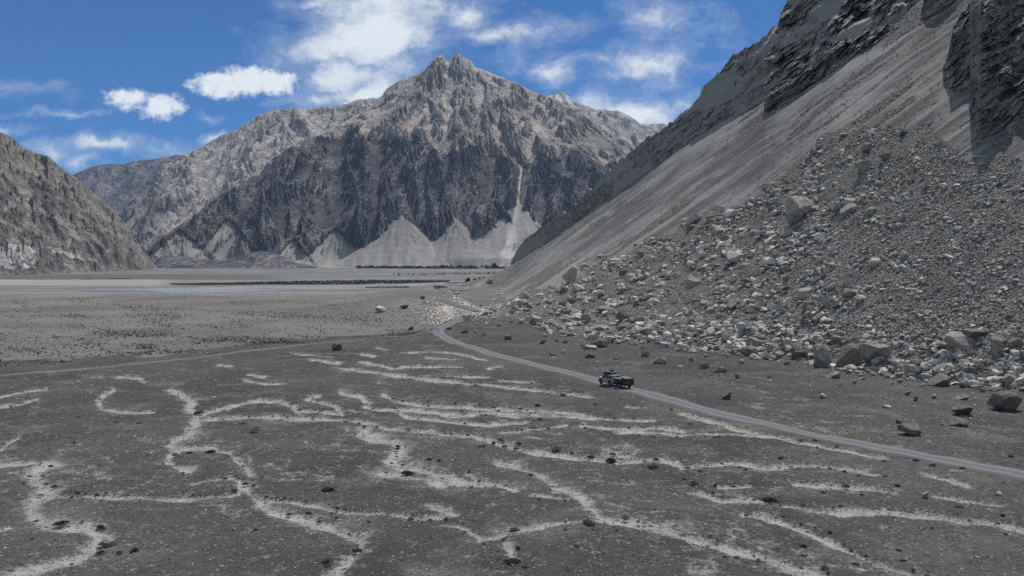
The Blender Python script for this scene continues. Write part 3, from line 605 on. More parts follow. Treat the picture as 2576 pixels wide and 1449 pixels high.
    return structure(grid_mesh(name, P, mat, {k: ext(v) for k, v in A.items()}))

def build_mountains():
    # main massif
    sil = lin([(330, 668), (360, 640), (400, 600), (470, 556), (560, 486), (640, 440), (700, 388), (760, 350), (820, 334), (880, 300), (940, 262), (962, 240), (972, 224), (1000, 205), (1040, 190), (1065, 176), (1083, 160), (1098, 140), (1103, 143), (1112, 139), (1124, 155), (1131, 152), (1148, 133), (1163, 140), (1185, 152), (1194, 168), (1240, 185), (1300, 211), (1345, 232), (1380, 243), (1420, 262), (1460, 285), (1500, 312), (1540, 335), (1580, 358), (1605, 385), (1640, 430), (1700, 500), (1760, 560)])
    zs = lin([(330, 5000), (470, 5300), (640, 5800), (760, 6200), (960, 6800), (1148, 7100), (1380, 6900), (1600, 6200), (1760, 5800)])
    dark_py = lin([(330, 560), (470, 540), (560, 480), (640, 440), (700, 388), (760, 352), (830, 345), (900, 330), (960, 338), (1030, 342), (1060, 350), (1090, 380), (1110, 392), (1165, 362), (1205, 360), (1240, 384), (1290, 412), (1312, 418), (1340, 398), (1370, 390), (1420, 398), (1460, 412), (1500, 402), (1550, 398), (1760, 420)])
    def prof(PX, T):
        lift = np.interp(PX, [330, 470, 640, 900, 1148, 1400, 1760], [0, .02, .05, .10, .10, .08, .02])
        T = np.clip((T - 0.17) / 0.83, 0, 1)
        g = 0.07 * smooth(0, 0.08, T) + 0.93 * T ** 1.1
        return g + lift * np.sin(np.pi * smooth(0.04, 0.85, T)) * (1 - T) * 1.6
    def at(PX, PY, T, slope, conc):
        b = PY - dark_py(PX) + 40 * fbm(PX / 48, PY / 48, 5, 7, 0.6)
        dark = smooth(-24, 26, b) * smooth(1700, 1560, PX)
        tan = 0.9 * smooth(-70, -25, b) * smooth(6, -12, b) * (0.35 + 0.65 * smooth(-.2, .4, fbm(PX / 60, PY / 40, 3, 9))) * smooth(900, 980, PX) * smooth(1580, 1480, PX)
        snow = 0.8 * smooth(3, 9, conc) * smooth(230, 190, PY) * smooth(1070, 1010, PX)
        ch = [(1312, 420), (1308, 450), (1304, 490), (1300, 525), (1292, 570), (1284, 620), (1272, 672)]
        d = seg_dist(PX + 3 * fbm(PX / 9, PY / 16, 3, 4), PY, ch); w = np.interp(PY, [420, 500, 540, 600, 672], [6, 10, 17, 26, 40]) * (1 + .5 * fbm(PX / 30, PY / 14, 3, 6))
        return dict(dark=dark, tan=tan, snow=np.maximum(snow, 0.57 * np.exp(-(d / w) ** 2)))
    fans = [(842, 570, .56, 1.0), (1008, 545, .62), (1145, 552, .6), (1302, 512, .60), (1325, 535, .62), (572, 545, .5, .85), (452, 575, .5, 1.2), (735, 600, .6, .9), (655, 620, .55, .8), (1240, 575, .6), (1075, 596, .7)]
    chutes = [([(1284, 640), (1290, 590), (1298, 545), (1303, 505), (1307, 465), (1312, 425)], 15, 55), ([(1312, 425), (1288, 385), (1272, 352), (1258, 305), (1242, 262)], 9, 45), ([(1328, 535), (1345, 505), (1362, 478)], 4, 20),
              ([(1010, 545), (1018, 500), (1030, 455), (1050, 410), (1040, 375)], 6, 30), ([(845, 572), (868, 520), (895, 455), (910, 400)], 5, 25), ([(1145, 552), (1150, 490), (1156, 420), (1158, 385), (1168, 350), (1185, 305), (1212, 262)], 6, 40),
              ([(1105, 395), (1118, 360), (1130, 320)], 4, 15), ([(1160, 365), (1140, 320), (1122, 285)], 4, 20), ([(1080, 385), (1058, 350), (1030, 330)], 4, 12), ([(1275, 350), (1300, 320), (1312, 300)], 4, 15), ([(577, 540), (582, 510), (575, 480)], 5, 15),
              ([(1470, 385), (1440, 350), (1420, 320)], 4, 15), ([(1312, 425), (1335, 400), (1345, 385)], 5, 15), ([(760, 560), (800, 470), (815, 400)], 4, 20)]
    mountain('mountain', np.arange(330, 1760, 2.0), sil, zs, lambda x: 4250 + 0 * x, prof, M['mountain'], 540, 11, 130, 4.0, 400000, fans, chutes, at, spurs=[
        ([(1148, 140), (1090, 215), (1050, 262), (1000, 300), (962, 338)], 20, 95), ([(1148, 140), (1160, 200), (1172, 260), (1166, 330), (1168, 365)], 16, 70), ([(1194, 170), (1225, 240), (1222, 310), (1240, 384)], 16, 75), ([(1300, 212), (1290, 280), (1330, 340), (1368, 392)], 18, 85),
        ([(1380, 245), (1400, 300), (1450, 350), (1462, 410)], 18, 80), ([(1460, 287), (1500, 340), (1550, 395)], 18, 70), ([(1098, 145), (1060, 200), (1075, 290), (1060, 350)], 14, 60), ([(972, 226), (930, 290), (905, 330)], 16, 60), ([(1240, 187), (1262, 260), (1300, 330), (1290, 400)], 12, 50),
        ([(762, 352), (700, 440), (640, 540), (600, 625)], 20, 85), ([(830, 338), (800, 430), (770, 520), (760, 600)], 18, 80), ([(905, 330), (872, 430), (905, 520), (900, 610)], 18, 85), ([(1050, 350), (990, 430), (962, 520), (950, 620)], 18, 85), ([(1095, 395), (1078, 480), (1085, 560), (1090, 610)], 16, 80), ([(1166, 365), (1185, 450), (1196, 520), (1205, 575)], 16, 80), ([(1240, 386), (1252, 470), (1238, 540), (1230, 590)], 16, 80), ([(1370, 395), (1345, 450), (1332, 500)], 14, 60), ([(1462, 412), (1430, 500), (1400, 560)], 18, 80), ([(640, 442), (560, 520), (520, 600)], 18, 60)])
    # pale ridge behind, on the left
    s2 = lin([(280, 560), (330, 500), (380, 450), (405, 420), (440, 398), (470, 385), (500, 374), (530, 356), (560, 340), (600, 322), (640, 298), (665, 285), (700, 276), (740, 274), (800, 272), (860, 264), (900, 255), (940, 250), (980, 240), (1060, 260), (1150, 330)])
    def at2(PX, PY, T, slope, conc):
        return dict(dark=0.55 * smooth(500, 380, PX) * smooth(380, 420, PY), tan=0.35 * (0.5 + fbm(PX / 90, PY / 60, 3, 77)))
    mountain('ridge', np.arange(280, 1150, 2.6), s2, lambda x: np.interp(x, [280, 500, 740, 1150], [8200, 8400, 8800, 9000]), lambda x: 6400 + 0 * x, lambda PX, T: 0.15 * smooth(0, .3, T) + .85 * T, M['ridge'], 330, 23, 150, 9.0, 220000, (), (), at2, gully=(62, 1.1))
    # far blue ridge, left
    s3 = lin([(60, 520), (150, 465), (190, 437), (235, 418), (270, 412), (310, 414), (335, 405), (385, 400), (405, 396), (440, 390), (480, 392), (560, 420), (640, 480)])
    mountain('far_ridge', np.arange(60, 640, 3.0), s3, lambda x: 11500 + 0 * x, lambda x: 9300 + 0 * x, lambda PX, T: T, M['far'], 200, 31, 80, 2.5, 90000, (), (), lambda PX, PY, T, s, c: dict(dark=0.8 + 0 * PX), gully=(80, 1.0))
    # far right ridge
    s4 = lin([(1280, 300), (1340, 252), (1385, 238), (1400, 232), (1418, 233), (1440, 252), (1465, 264), (1500, 274), (1550, 278), (1580, 290), (1610, 312), (1640, 312), (1668, 309), (1720, 330), (1850, 380), (2000, 450)])
    mountain('far_peak', np.arange(1280, 2000, 2.6), s4, lambda x: 10300 + 0 * x, lambda x: 8000 + 0 * x, lambda PX, T: 0.1 * smooth(0, .3, T) + .9 * T, M['ridge'], 260, 41, 90, 6.0, 140000, (), (), lambda PX, PY, T, s, c: dict(snow=1.2 * smooth(270, 245, PY) * smooth(1490, 1440, PX) * smooth(-6, 4, c)), gully=(60, 1.2))
    # snow peaks behind the pale ridge
    s5 = lin([(800, 300), (860, 262), (880, 256), (905, 248), (925, 245), (940, 243), (960, 252), (1020, 300)])
    mountain('snow_peak', np.arange(800, 1020, 3.0), s5, lambda x: 12500 + 0 * x, lambda x: 11500 + 0 * x, lambda PX, T: T, M['ridge'], 90, 47, 40, 5.0, 20000, (), (), lambda PX, PY, T, s, c: dict(snow=1.1 + 0 * PX), gully=(50, 1.0))
    # near hill on the left
    s6 = lin([(-900, 100), (-600, 160), (-300, 230), (-150, 272), (-60, 312), (0, 333), (30, 345), (60, 372), (90, 385), (120, 394), (145, 415), (190, 447), (220, 472), (250, 500), (285, 530), (310, 556), (322, 590), (345, 615), (362, 634), (378, 648), (388, 668), (394, 676)])
    bz = lambda x: (EYE - FLOOR) * F / (np.interp(x, [-900, 0, 200, 330, 394], [702, 693, 686, 680, 677]) - HOR)
    def at6(PX, PY, T, slope, conc):
        w = 1.3 * np.exp(-((PX - 35) / 70) ** 4 - ((PY - 645) / 34) ** 4) + np.exp(-((PY - 625 - 0.35 * (PX - 130)) / 9) ** 2) * smooth(110, 130, PX) * smooth(225, 205, PX) + 0.5 * np.exp(-((PY - 560 - .3 * PX) / 12) ** 2) * smooth(240, 100, PX)
        n = 0.8 * fbm((PY - 0.62 * PX) / 34, (PX + PY) / 170, 5, 55, 0.62) + 0.4 * fbm(PX / 22, PY / 15, 4, 58)
        return dict(dark=1.0 * smooth(-.3, .25, n) * smooth(20, 70, PY - s6(PX)) + 0.4 * smooth(40, 10, PY - s6(PX)), snow=0.60 * np.clip(w, 0, 1) * (1 + 1.3 * fbm((PY - .5 * PX) / 9, (PX + PY) / 30, 4, 91)), tan=0.15 + 0.4 * smooth(0.0, -0.35, n), scree=0.55 * smooth(.0, -.4, n) + .25 * w)
    mountain('hill', np.concatenate([np.linspace(-900, -60, 140)[:-1], np.arange(-60, 395, 1.5)]), s6, lambda x: bz(x) + np.interp(x, [-900, 0, 200, 330, 394], [1100, 780, 480, 170, 12]), bz, lambda PX, T: 0.12 * smooth(0, .12, T) + .88 * T, M['hill'], 300, 53, 80, 4.0, 200000, (), (), at6, gully=(26, 1.0))
    # low foothills at the valley's end
    s7 = lin([(380, 672), (400, 648), (420, 643), (470, 645), (500, 650), (540, 655), (575, 652), (610, 642), (640, 634), (660, 631), (690, 636), (720, 648), (750, 662), (800, 671)])
    mountain('foothill', np.arange(380, 800, 3.0), s7, lambda x: 4500 + 0 * x, lambda x: 4130 + 0 * x, lambda PX, T: smooth(0, 1, T) ** 0.8, M['mountain'], 60, 59, 5, 0.6, 0, (), (), lambda PX, PY, T, s, c: dict(dark=0.9 + 0 * PX, scree=0 * PX), back=0.08, gully=(40, 1.0))

M = {}
M['ground'] = mat_ground(); M['scree'] = mat_scree()
M['cliff'] = mat_rock('cliff_rock', (0.135, 0.123, 0.110), (0.29, 0.267, 0.24), 0.16, (0.15, -0.55, 0.2), (0.265, 0.25, 0.232), 2.6)
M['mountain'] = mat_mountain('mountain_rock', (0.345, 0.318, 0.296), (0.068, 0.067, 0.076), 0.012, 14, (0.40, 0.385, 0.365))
M['ridge'] = mat_mountain('ridge_rock', (0.41, 0.382, 0.36), (0.14, 0.135, 0.14), 0.011, 16)
M['far'] = mat_mountain('far_rock', (0.17, 0.155, 0.15), (0.115, 0.108, 0.115), 0.010, 12)
M['hill'] = mat_mountain('hill_rock', (0.205, 0.19, 0.17), (0.085, 0.08, 0.075), 0.03, 6, (0.46, 0.45, 0.43))
M['road'] = mat_road('road_gravel', (0.158, 0.161, 0.172), (0.118, 0.119, 0.125)); M['track'] = mat_road('track_dust', (0.15, 0.144, 0.136), (0.115, 0.111, 0.106))

build_ground(); build_scree(); build_cliffs(); build_mountains()
strip('road', ROAD, 4.6, M['road'], 0.10); strip('mountain_road', ROAD2, 4.2, M['track'], 0.25); strip('track', TRACK, 3.0, M['track'], 0.07)
# ------------------------------------------------------------------ river
def mat_flat(name, c, rough=0.9, spec=0.15, bscale=0, bstr=0.3, var=0.2, metal=0.0):
    m, nt, b = new_mat(name); p = N(nt, 'ShaderNodeTexCoord').outputs['Object']
    n = noise(nt, p, 3.0, 5, 0.6)
    nt.links.new(mix(nt, n, tuple(x * (1 - var) for x in c), tuple(min(1, x * (1 + var)) for x in c)), b.inputs['Base Color'])
    b.inputs['Roughness'].default_value = rough; b.inputs['Specular IOR Level'].default_value = spec; b.inputs['Metallic'].default_value = metal
    if bscale: bump(nt, b, noise(nt, p, bscale, 4, 0.6), bstr, 0.05)
    return m
def floor_pt(px, py, dz=0.0):
    Z = (EYE - FLOOR - dz) * F / (py - HOR); return ((px - CX) / F * Z, Z)
def build_river():
    m, nt, b = new_mat('silty_water'); p = N(nt, 'ShaderNodeNewGeometry').outputs['Position']
    n = noise(nt, vec(nt, 'MULTIPLY', p, (0.01, 0.03, 0)), 1.0, 5, 0.6)
    nt.links.new(mix(nt, sstep(nt, n, 0.35, 0.65), (0.23, 0.23, 0.233), (0.335, 0.335, 0.338)), b.inputs['Base Color'])
    b.inputs['Roughness'].default_value = 0.25; b.inputs['Specular IOR Level'].default_value = 0.3
    bump(nt, b, noise(nt, p, 0.4, 3), 0.15, 0.1)
    braids = [([(180, 727), (330, 726), (500, 723), (620, 720), (800, 718), (900, 716), (1000, 714), (1100, 711), (1180, 708)], [(180, 729), (330, 731), (430, 736), (600, 735), (800, 729), (900, 729), (1000, 723), (1100, 718), (1180, 714)]),
              ([(840, 690.5), (950, 690), (1060, 690.5), (1160, 690)], [(840, 692.5), (950, 693), (1060, 693.5), (1160, 692)]), ([(640, 684), (760, 683.4), (900, 683.2)], [(640, 684.8), (760, 684.6), (900, 684.2)]),
              ([(960, 680.4), (1080, 680), (1200, 680), (1262, 680)], [(960, 681.8), (1080, 682.2), (1200, 682), (1262, 681)]), ([(900, 700.5), (1010, 700), (1120, 700.5)], [(900, 702.4), (1010, 703.2), (1120, 702.2)])]
    for up, lo in braids:
        xs = np.linspace(up[0][0], up[-1][0], 160); yu = lin(up)(xs); yl = lin(lo)(xs)
        wob = fbm(xs / 22, xs * 0 + up[0][1], 4, 5) * np.minimum(1.6, (yl - yu) * 0.4); yu = yu + wob; yl = yl + 0.7 * np.roll(wob, 7); yl = np.maximum(yl, yu + 0.1)
        k = np.linspace(0, 1, 6)[:, None]; y = yu + (yl - yu) * k; x = np.broadcast_to(xs, y.shape)
        Z = (EYE - FLOOR - 0.35) * F / (y - HOR); P = np.stack([(x - CX) / F * Z, Z, 0 * Z + FLOOR + 0.35], -1)
        structure(grid_mesh('river', P, m, {}))
build_river()

# ------------------------------------------------------------------ stones: angular blocks cut by random planes
def rock_template(seed, sub, flat=1.0, cuts=14, lo_=.50, hi_=.84):
    bm = bmesh.new(); bmesh.ops.create_icosphere(bm, subdivisions=sub, radius=1.0)
    v = np.array([x.co[:] for x in bm.verts]); f = np.array([[a.index for a in p.verts] for p in bm.faces]); bm.free()
    r = np.random.default_rng(seed); v *= [1.0, r.uniform(.7, 1.0), r.uniform(.6, .95) * flat]
    for _ in range(cuts):
        n = r.normal(size=3); n /= np.linalg.norm(n); ext = (v @ n).max(); o = ext * r.uniform(lo_, hi_)
        d = np.maximum(v @ n - o, 0); v = v - d[:, None] * n
    if sub >= 4:
        v = v * (1 + 0.035 * fbm(v[:, 0] * 2.3 + v[:, 2], v[:, 1] * 2.3 - v[:, 2] * .7, 4, seed))[:, None]
        v[:, 2] += 0.03 * fbm(v[:, 0] * 6, v[:, 1] * 6, 3, seed + 3)
    lo, hi = v.min(0), v.max(0); v = (v - (lo + hi) / 2) / (hi - lo)      # unit box, centred
    return v, f
def mat_stone(name, c, tone_attr=False):
    m, nt, b = new_mat(name); tc = N(nt, 'ShaderNodeNewGeometry').outputs['Position']
    mp = N(nt, 'ShaderNodeMapping', vector_type='TEXTURE'); nt.links.new(tc, mp.inputs[0]); mp.inputs['Rotation'].default_value = (0.4, 0.7, 0.1); mp.inputs['Scale'].default_value = (1.7, 1.7, 0.5)
    n = noise(nt, mp.outputs[0], 1.1, 7, 0.68, 0.5); n2 = noise(nt, tc, 6.0, 4, 0.7)
    g = mix(nt, sstep(nt, n, 0.33, 0.68), tuple(x * .62 for x in c), tuple(x * 1.3 for x in c))
    g = mix(nt, 1.0, g, mix(nt, n2, (0.78, 0.78, 0.78), (1.22, 1.22, 1.22)), 'MULTIPLY')
    if tone_attr:
        t = attr(nt, 'tone'); g = mix(nt, 1.0, g, mix(nt, t, (0.45, 0.45, 0.45), (1.9, 1.86, 1.8)), 'MULTIPLY')
    else:
        oi = N(nt, 'ShaderNodeObjectInfo').outputs['Random']; g = mix(nt, 1.0, g, mix(nt, oi, (0.8, 0.8, 0.82), (1.18, 1.17, 1.14)), 'MULTIPLY')
    nt.links.new(g, b.inputs['Base Color']); bump(nt, b, mth(nt, 'ADD', n, mth(nt, 'MULTIPLY', n2, .4)), 0.8, 0.12)
    return m
STONE = {'dark': mat_stone('dark_stone', (0.15, 0.134, 0.116)), 'mid': mat_stone('grey_stone', (0.27, 0.247, 0.217)), 'pale': mat_stone('pale_stone', (0.41, 0.378, 0.335))}
M['rubble'] = mat_stone('rubble_stone', (0.40, 0.376, 0.345), True)
TPL = {}
def boulder_mesh(k, tone, flat):
    key = (k, tone, flat)
    if key not in TPL:
        v, f = rock_template(900 + k * 13, 4, 0.45 if flat else 1.0, 22)
        me = raw_mesh('boulder', v, f.ravel(), np.full(len(f), 3), False); me.materials.append(STONE[tone]); TPL[key] = me
    return TPL[key]
rng = np.random.default_rng(42)
BOULDERS = []
def boulder(px, py, w, h, tone='mid', label=None, group=None, flat=None, sink=0.18, name='boulder'):
    flat = (h < 0.45 * w) if flat is None else flat
    p = surf_pt(px, py + h / 2)[0]; m = p[1] / F
    o = bpy.data.objects.new(name, boulder_mesh(int(rng.integers(0, 12)), tone, flat)); col.objects.link(o)
    H = h * m * 1.05; W = w * m * 1.08
    o.scale = (W, W * rng.uniform(.65, .95), H / (1 - sink) * 1.0)
    o.rotation_euler = (rng.uniform(-.2, .2), rng.uniform(-.25, .25), rng.uniform(-.5, .5))
    o.location = (p[0], p[1] + 0.2 * W, p[2] + H / (1 - sink) * (0.5 - sink))
    BOULDERS.append((px, py, max(w, h)))
    tag(o, label, 'boulder', group); return o

FIELD_G = 'boulders in the rockfall field'; PLAIN_G = 'loose boulders on the gravel plain'
L_FIELD = {'ul': 'mid-sized angular grey boulder among rubble in the upper part of the rockfall field', 'mid': 'mid-sized angular grey boulder among rubble in the middle of the rockfall field',
           'low': 'mid-sized angular boulder at the lower edge of the rockfall field', 'left': 'mid-sized pale boulder among the white rubble beside the road bend', 'right': 'mid-sized grey boulder among the finer rubble at the right of the rockfall field'}
# frame position of the middle, width and height in px, tone, own label
B = [
 (2537,1011,76,47,'dark','largest boulder on the gravel plain, dark block cut by the right frame edge'),
 (2424,1031,46,27,'dark','dark rugged broken boulder left of the largest block on the plain'),
 (2413,1063,62,18,'dark','long low dark slab lying on the gravel near the right edge'),
 (2293,1081,52,28,'dark','dark square block split at its right end, beside the road'),
 (2424,999,30,14,'mid','low wedge boulder with a pale top, behind the dark rugged one'),
 (1829,995,24,18,'dark','dark leaning pointed boulder standing just behind the road'), (2070,996,20,12,'pale','small pale rounded boulder on the plain behind the road'),
 (2230,1082,16,11,'pale','small white stone left of the dark split block'), (2262,1059,15,12,'dark','small black stone with a knob, behind the dark split block'),
 (2305,1002,15,13,'dark','small dark upright stone on the plain right of the road'), (2232,1023,22,7,'pale','flat white slab lying on the plain right of the road'),
 (2329,1245,17,14,'mid','small tan boulder below the road at lower right'), (2514,1242,16,10,'pale','pale stone near the right frame edge below the road'), (2226,1157,15,9,'pale','whitish stone on the wash just below the road'),
 (1957,1374,9,8,'pale','small round white stone on dark gravel at lower right'), (641,1080,26,17,'pale','lone pale cracked boulder on the dark gravel at left'),
 (538,1002,12,9,'pale','small pale stone lying alone on gravel at left'), (267,1364,46,18,'mid','flat grey slab beside the bending wash at lower left'), (587,1330,9,6,'pale','small white stone on the gravel at lower left'),
 (1572,1299,18,15,'mid','small brown boulder at the fork of the wide pale wash'), (1452,1372,14,11,'dark','dark stone among gravel below the forked wash'), (1440,1381,10,8,'pale','small white stone below the forked wash'),
 (1060,1312,18,7,'mid','flat tan slab on the pale wash in the lower middle'), (1418,992,16,8,'dark','small dark boulder beside the pale streak left of the vehicle'), (1212,1121,18,6,'dark','flat dark stone in the middle of the gravel plain'),
 (847,873,27,18,'dark','dark boulder standing alone beside the old track'), (163,907,28,8,'dark','low dark boulder at the edge of the dark gravel at left'),
 # lower edge of the slope and the ground in front of it
 (2075,896,48,58,'mid','tall two-faced boulder with pale top at the foot of the rockfall'), (2147,896,66,62,'dark','largest dark boulder at the foot of the rockfall field'),
 (2217,888,64,42,'mid','sloping tabular boulder right of the largest dark one'), (2107,857,30,24,'dark',None), (2164,863,40,26,'mid',None), (2014,890,38,17,'dark','low dark slab at the foot of the rockfall'),
 (2424,863,74,40,'mid','broad slanting boulder in the cluster at the right foot'), (2464,840,60,22,'dark','dark slab behind the cluster at the right foot'), (2404,847,50,18,'pale','pale tilted slab behind the cluster at the right foot'),
 (2514,870,44,46,'mid','blocky boulder with pale cap in the cluster at the right foot'), (2560,860,38,24,'dark','dark boulder cut by the right edge beside the cluster'), (2374,930,42,24,'mid','brown block at the rubble edge, pale slab on its right'), (2387,926,32,26,'pale','pale-topped block leaning behind the brown one'),
 (2370,957,50,30,'mid','wide two-tone boulder on the plain just below the rubble edge'), (2100,943,32,17,'mid','tan rounded boulder on the plain below the rockfall'), (1807,930,31,13,'dark','flat dark boulder on the plain right of the vehicle'), (1774,919,26,15,'mid','tan boulder on the plain above the vehicle'),
 (1854,947,13,11,'dark',None), (2554,900,27,16,'pale',None), (2347,908,24,12,'pale',None), (2233,946,17,10,'mid',None), (2169,952,18,6,'mid','flat stone at the base of a small stone pile'), (2168,944,14,6,'pale','pale stone stacked on a flat stone'), (2167,938,9,7,'pale','small pointed stone on top of the small stone pile'),
 (1724,843,1,1,'mid',None),
 (1900,863,44,26,'mid',None), (1857,860,28,16,'pale',None), (1947,874,30,18,'mid',None), (1660,906,32,17,'mid','squared boulder on the plain behind the vehicle'), (1485,895,24,12,'dark','dark rounded boulder on the plain left of the vehicle'), (1625,891,22,15,'mid',None),
 (1482,873,40,10,'pale','long pale flat slab on the plain below the rubble'), (1510,863,38,20,'dark','dark boulder just behind the long pale slab'), (1365,861,15,9,'dark',None), (1278,848,20,14,'dark','dark pyramid boulder on the plain right of the road bend'), (1216,838,11,11,'pale','small upright pale stone by the road bend'),
 (1168,835,20,7,'dark','flat dark stone just right of the road bend'), (1128,826,17,6,'dark',None), (1174,797,22,18,'pale','pale boulder at the roadside where the road vanishes'), (1232,707,16,14,'mid','dark standing stone on the slope above the white rubble'),
 (957,779,27,14,'pale','pale broken boulder on the brown mound'), (1016,771,20,11,'dark','dark boulder on the brown mound beside the pale one'), (1033,826,14,9,'dark','dark stone at the foot of the brown mound'), (1062,748,12,8,'dark',None),
 # in the rockfall field
 (2020,521,80,56,'mid','huge slanting slab, biggest rock high in the rockfall field'), (2111,518,28,22,'pale',None), (2138,508,34,20,'mid',None), (2140,523,42,25,'pale','pale tabular boulder right of the huge slanting slab'), (2194,530,36,20,'mid',None),
 (1749,551,40,30,'mid','dark-sided boulder at the upper left corner of the rockfall'), (1855,645,68,24,'pale','broad flat pale slab in the middle of the rockfall field'), (1940,605,34,24,'pale','pale peaked boulder upslope of the broad pale slab'), (1812,622,24,14,'pale',None), (1984,583,40,17,'mid','flat boulder below the huge slanting slab'),
 (1849,701,23,20,'pale',None), (1745,713,36,26,'mid','brown boulder at mid-left of the rockfall field'), (2205,658,30,20,'pale','pale boulder at the right of the middle of the field'), (2250,641,24,20,'mid',None), (2277,641,24,20,'mid',None), (2130,708,18,23,'pale','upright pale block in the middle right of the field'),
 (2095,718,20,17,'pale',None), (2027,736,38,20,'mid','domed dark boulder above the central cluster'), (2137,738,30,24,'mid',None), (1845,766,36,27,'mid','cracked boulder left of the central cluster'), (1910,771,26,20,'pale',None), (1967,771,32,24,'mid',None), (2036,765,30,26,'mid','largest boulder of the central cluster'),
 (2079,757,24,24,'mid',None), (2105,763,26,22,'mid',None), (2045,780,32,20,'pale',None), (2032,794,30,24,'mid',None), (2169,750,30,16,'pale',None), (1945,736,20,14,'pale',None), (2184,370,34,22,'mid','brown boulder highest in the rockfall field'), (2230,395,30,17,'dark','dark boulder right of the highest brown one'),
 (2174,421,46,34,'mid','dark-fronted block with pale right side near the top of the field'), (2367,362,16,14,'mid','lone dark stone on the smooth scree below the cliff wall'), (2380,467,24,16,'pale','pale rounded boulder in the upper right rubble'), (2124,407,17,10,'pale',None), (2340,309,14,8,'pale','small pale stone on scree below the cliff wall'),
 (1435,691,36,40,'pale','tall pale upright boulder at the left tip of the rockfall'), (1619,633,26,20,'mid',None), (1683,630,26,20,'pale',None), (1567,793,32,38,'dark','dark tilted boulder, tallest in the lower left of the field'), (1472,800,27,22,'mid','grey boulder left of the dark tilted one'), (1589,808,34,20,'mid',None),
 (1525,778,46,13,'mid','long flat slab above the dark tilted boulder'), (1289,763,18,14,'pale',None), (1389,723,20,12,'pale',None), (1349,808,34,24,'pale','pale block low in the left of the field'), (1311,808,16,14,'pale',None), (1362,620,9,7,'mid',None),
]
def zone_label(px, py):
    if py > foot_py(px) - 4: return None
    if px < 1330: return 'left'
    if py > foot_py(px) - 75: return 'low'
    if px > 2200: return 'right'
    return 'ul' if py < 640 else 'mid'
L_PLAIN = 'small stray boulder lying on the gravel between the road and the rockfall'
for px, py, w, h, tone, lab in B:
    if w < 3: continue
    if lab: boulder(px, py, w, h, tone, lab)
    else:
        z = zone_label(px, py)
        boulder(px, py, w, h, tone, L_FIELD[z] if z else L_PLAIN, FIELD_G if z else PLAIN_G)
n_named = len(BOULDERS)
while len(BOULDERS) < 292:                              # the next largest blocks of the field and the plain
    px = rng.uniform(1150, 2570)
    if rng.random() < 0.16:
        py = foot_py(px) + abs(rng.normal(0, 26)) + 4; w = rng.uniform(9, 15); plain = True
    else:
        f0, f1 = FIELD_TOP(px) + 12, foot_py(px); py = f1 - (f1 - f0) * rng.random() ** 1.5; w = rng.uniform(14, 22) if px > 1330 else rng.uniform(8, 12); plain = False
        if px > 2150 and f0 + 40 < py < f1 - 70: w *= 0.7
    if plain and min(abs(py - np.interp(px, [a for a, _ in ROAD[::-1]], [b for _, b in ROAD[::-1]])), 99) < 16: continue
    if any(abs(px - a) < .55 * (w + c) and abs(py - b_) < .4 * (w + c) for a, b_, c in BOULDERS): continue
    tone = rng.choice(['mid', 'pale', 'dark'], p=[.55, .33, .12]) if not plain else rng.choice(['dark', 'mid', 'pale'], p=[.45, .4, .15])
    z = zone_label(px, py) or 'low'
    boulder(px, py, w, w * rng.uniform(.5, .8), tone, L_PLAIN if plain else L_FIELD[z], PLAIN_G if plain else FIELD_G)

def scatter_mesh(name, pts, size, tone, tpls, mat, label, cat, seed, flat=(0.45, 0.8), sink=0.25):
    r = np.random.default_rng(seed); n = len(pts); co = []; fa = []; to = []; off = 0
    pick = r.integers(0, len(tpls), n)
    for k, (v, f) in enumerate(tpls):
        ids = np.where(pick == k)[0]; m = len(ids)
        if not m: continue
        a = r.uniform(0, 2 * math.pi, m); tx = r.uniform(-.5, .5, m); sc = size[ids]; fl = r.uniform(*flat, m)
        V = v[None] * np.stack([sc, sc * r.uniform(.6, 1, m), sc * fl], -1)[:, None, :]
        y = V[..., 1] * np.cos(tx)[:, None] - V[..., 2] * np.sin(tx)[:, None]; z = V[..., 1] * np.sin(tx)[:, None] + V[..., 2] * np.cos(tx)[:, None]
        x = V[..., 0] * np.cos(a)[:, None] - y * np.sin(a)[:, None]; y = V[..., 0] * np.sin(a)[:, None] + y * np.cos(a)[:, None]
        z = z + (sc * fl * (0.5 - sink))[:, None]
        co.append((np.stack([x, y, z], -1) + pts[ids][:, None, :]).reshape(-1, 3))
        fa.append((f[None] + (off + np.arange(m) * len(v))[:, None, None]).reshape(-1)); to.append(np.repeat(tone[ids], len(v))); off += m * len(v)
    fa = np.concatenate(fa); me = raw_mesh(name, np.concatenate(co), fa, np.full(len(fa) // 3, 3), False); put_attr(me, 'tone', np.concatenate(to))
    o = link(name, me, mat); return tag(o, label, cat, kind='stuff')
T1 = [rock_template(300 + i, 3, 1.0, 9, .38, .8) for i in range(10)]; T0 = [rock_template(500 + i, 1, 1.0, 5) for i in range(8)]
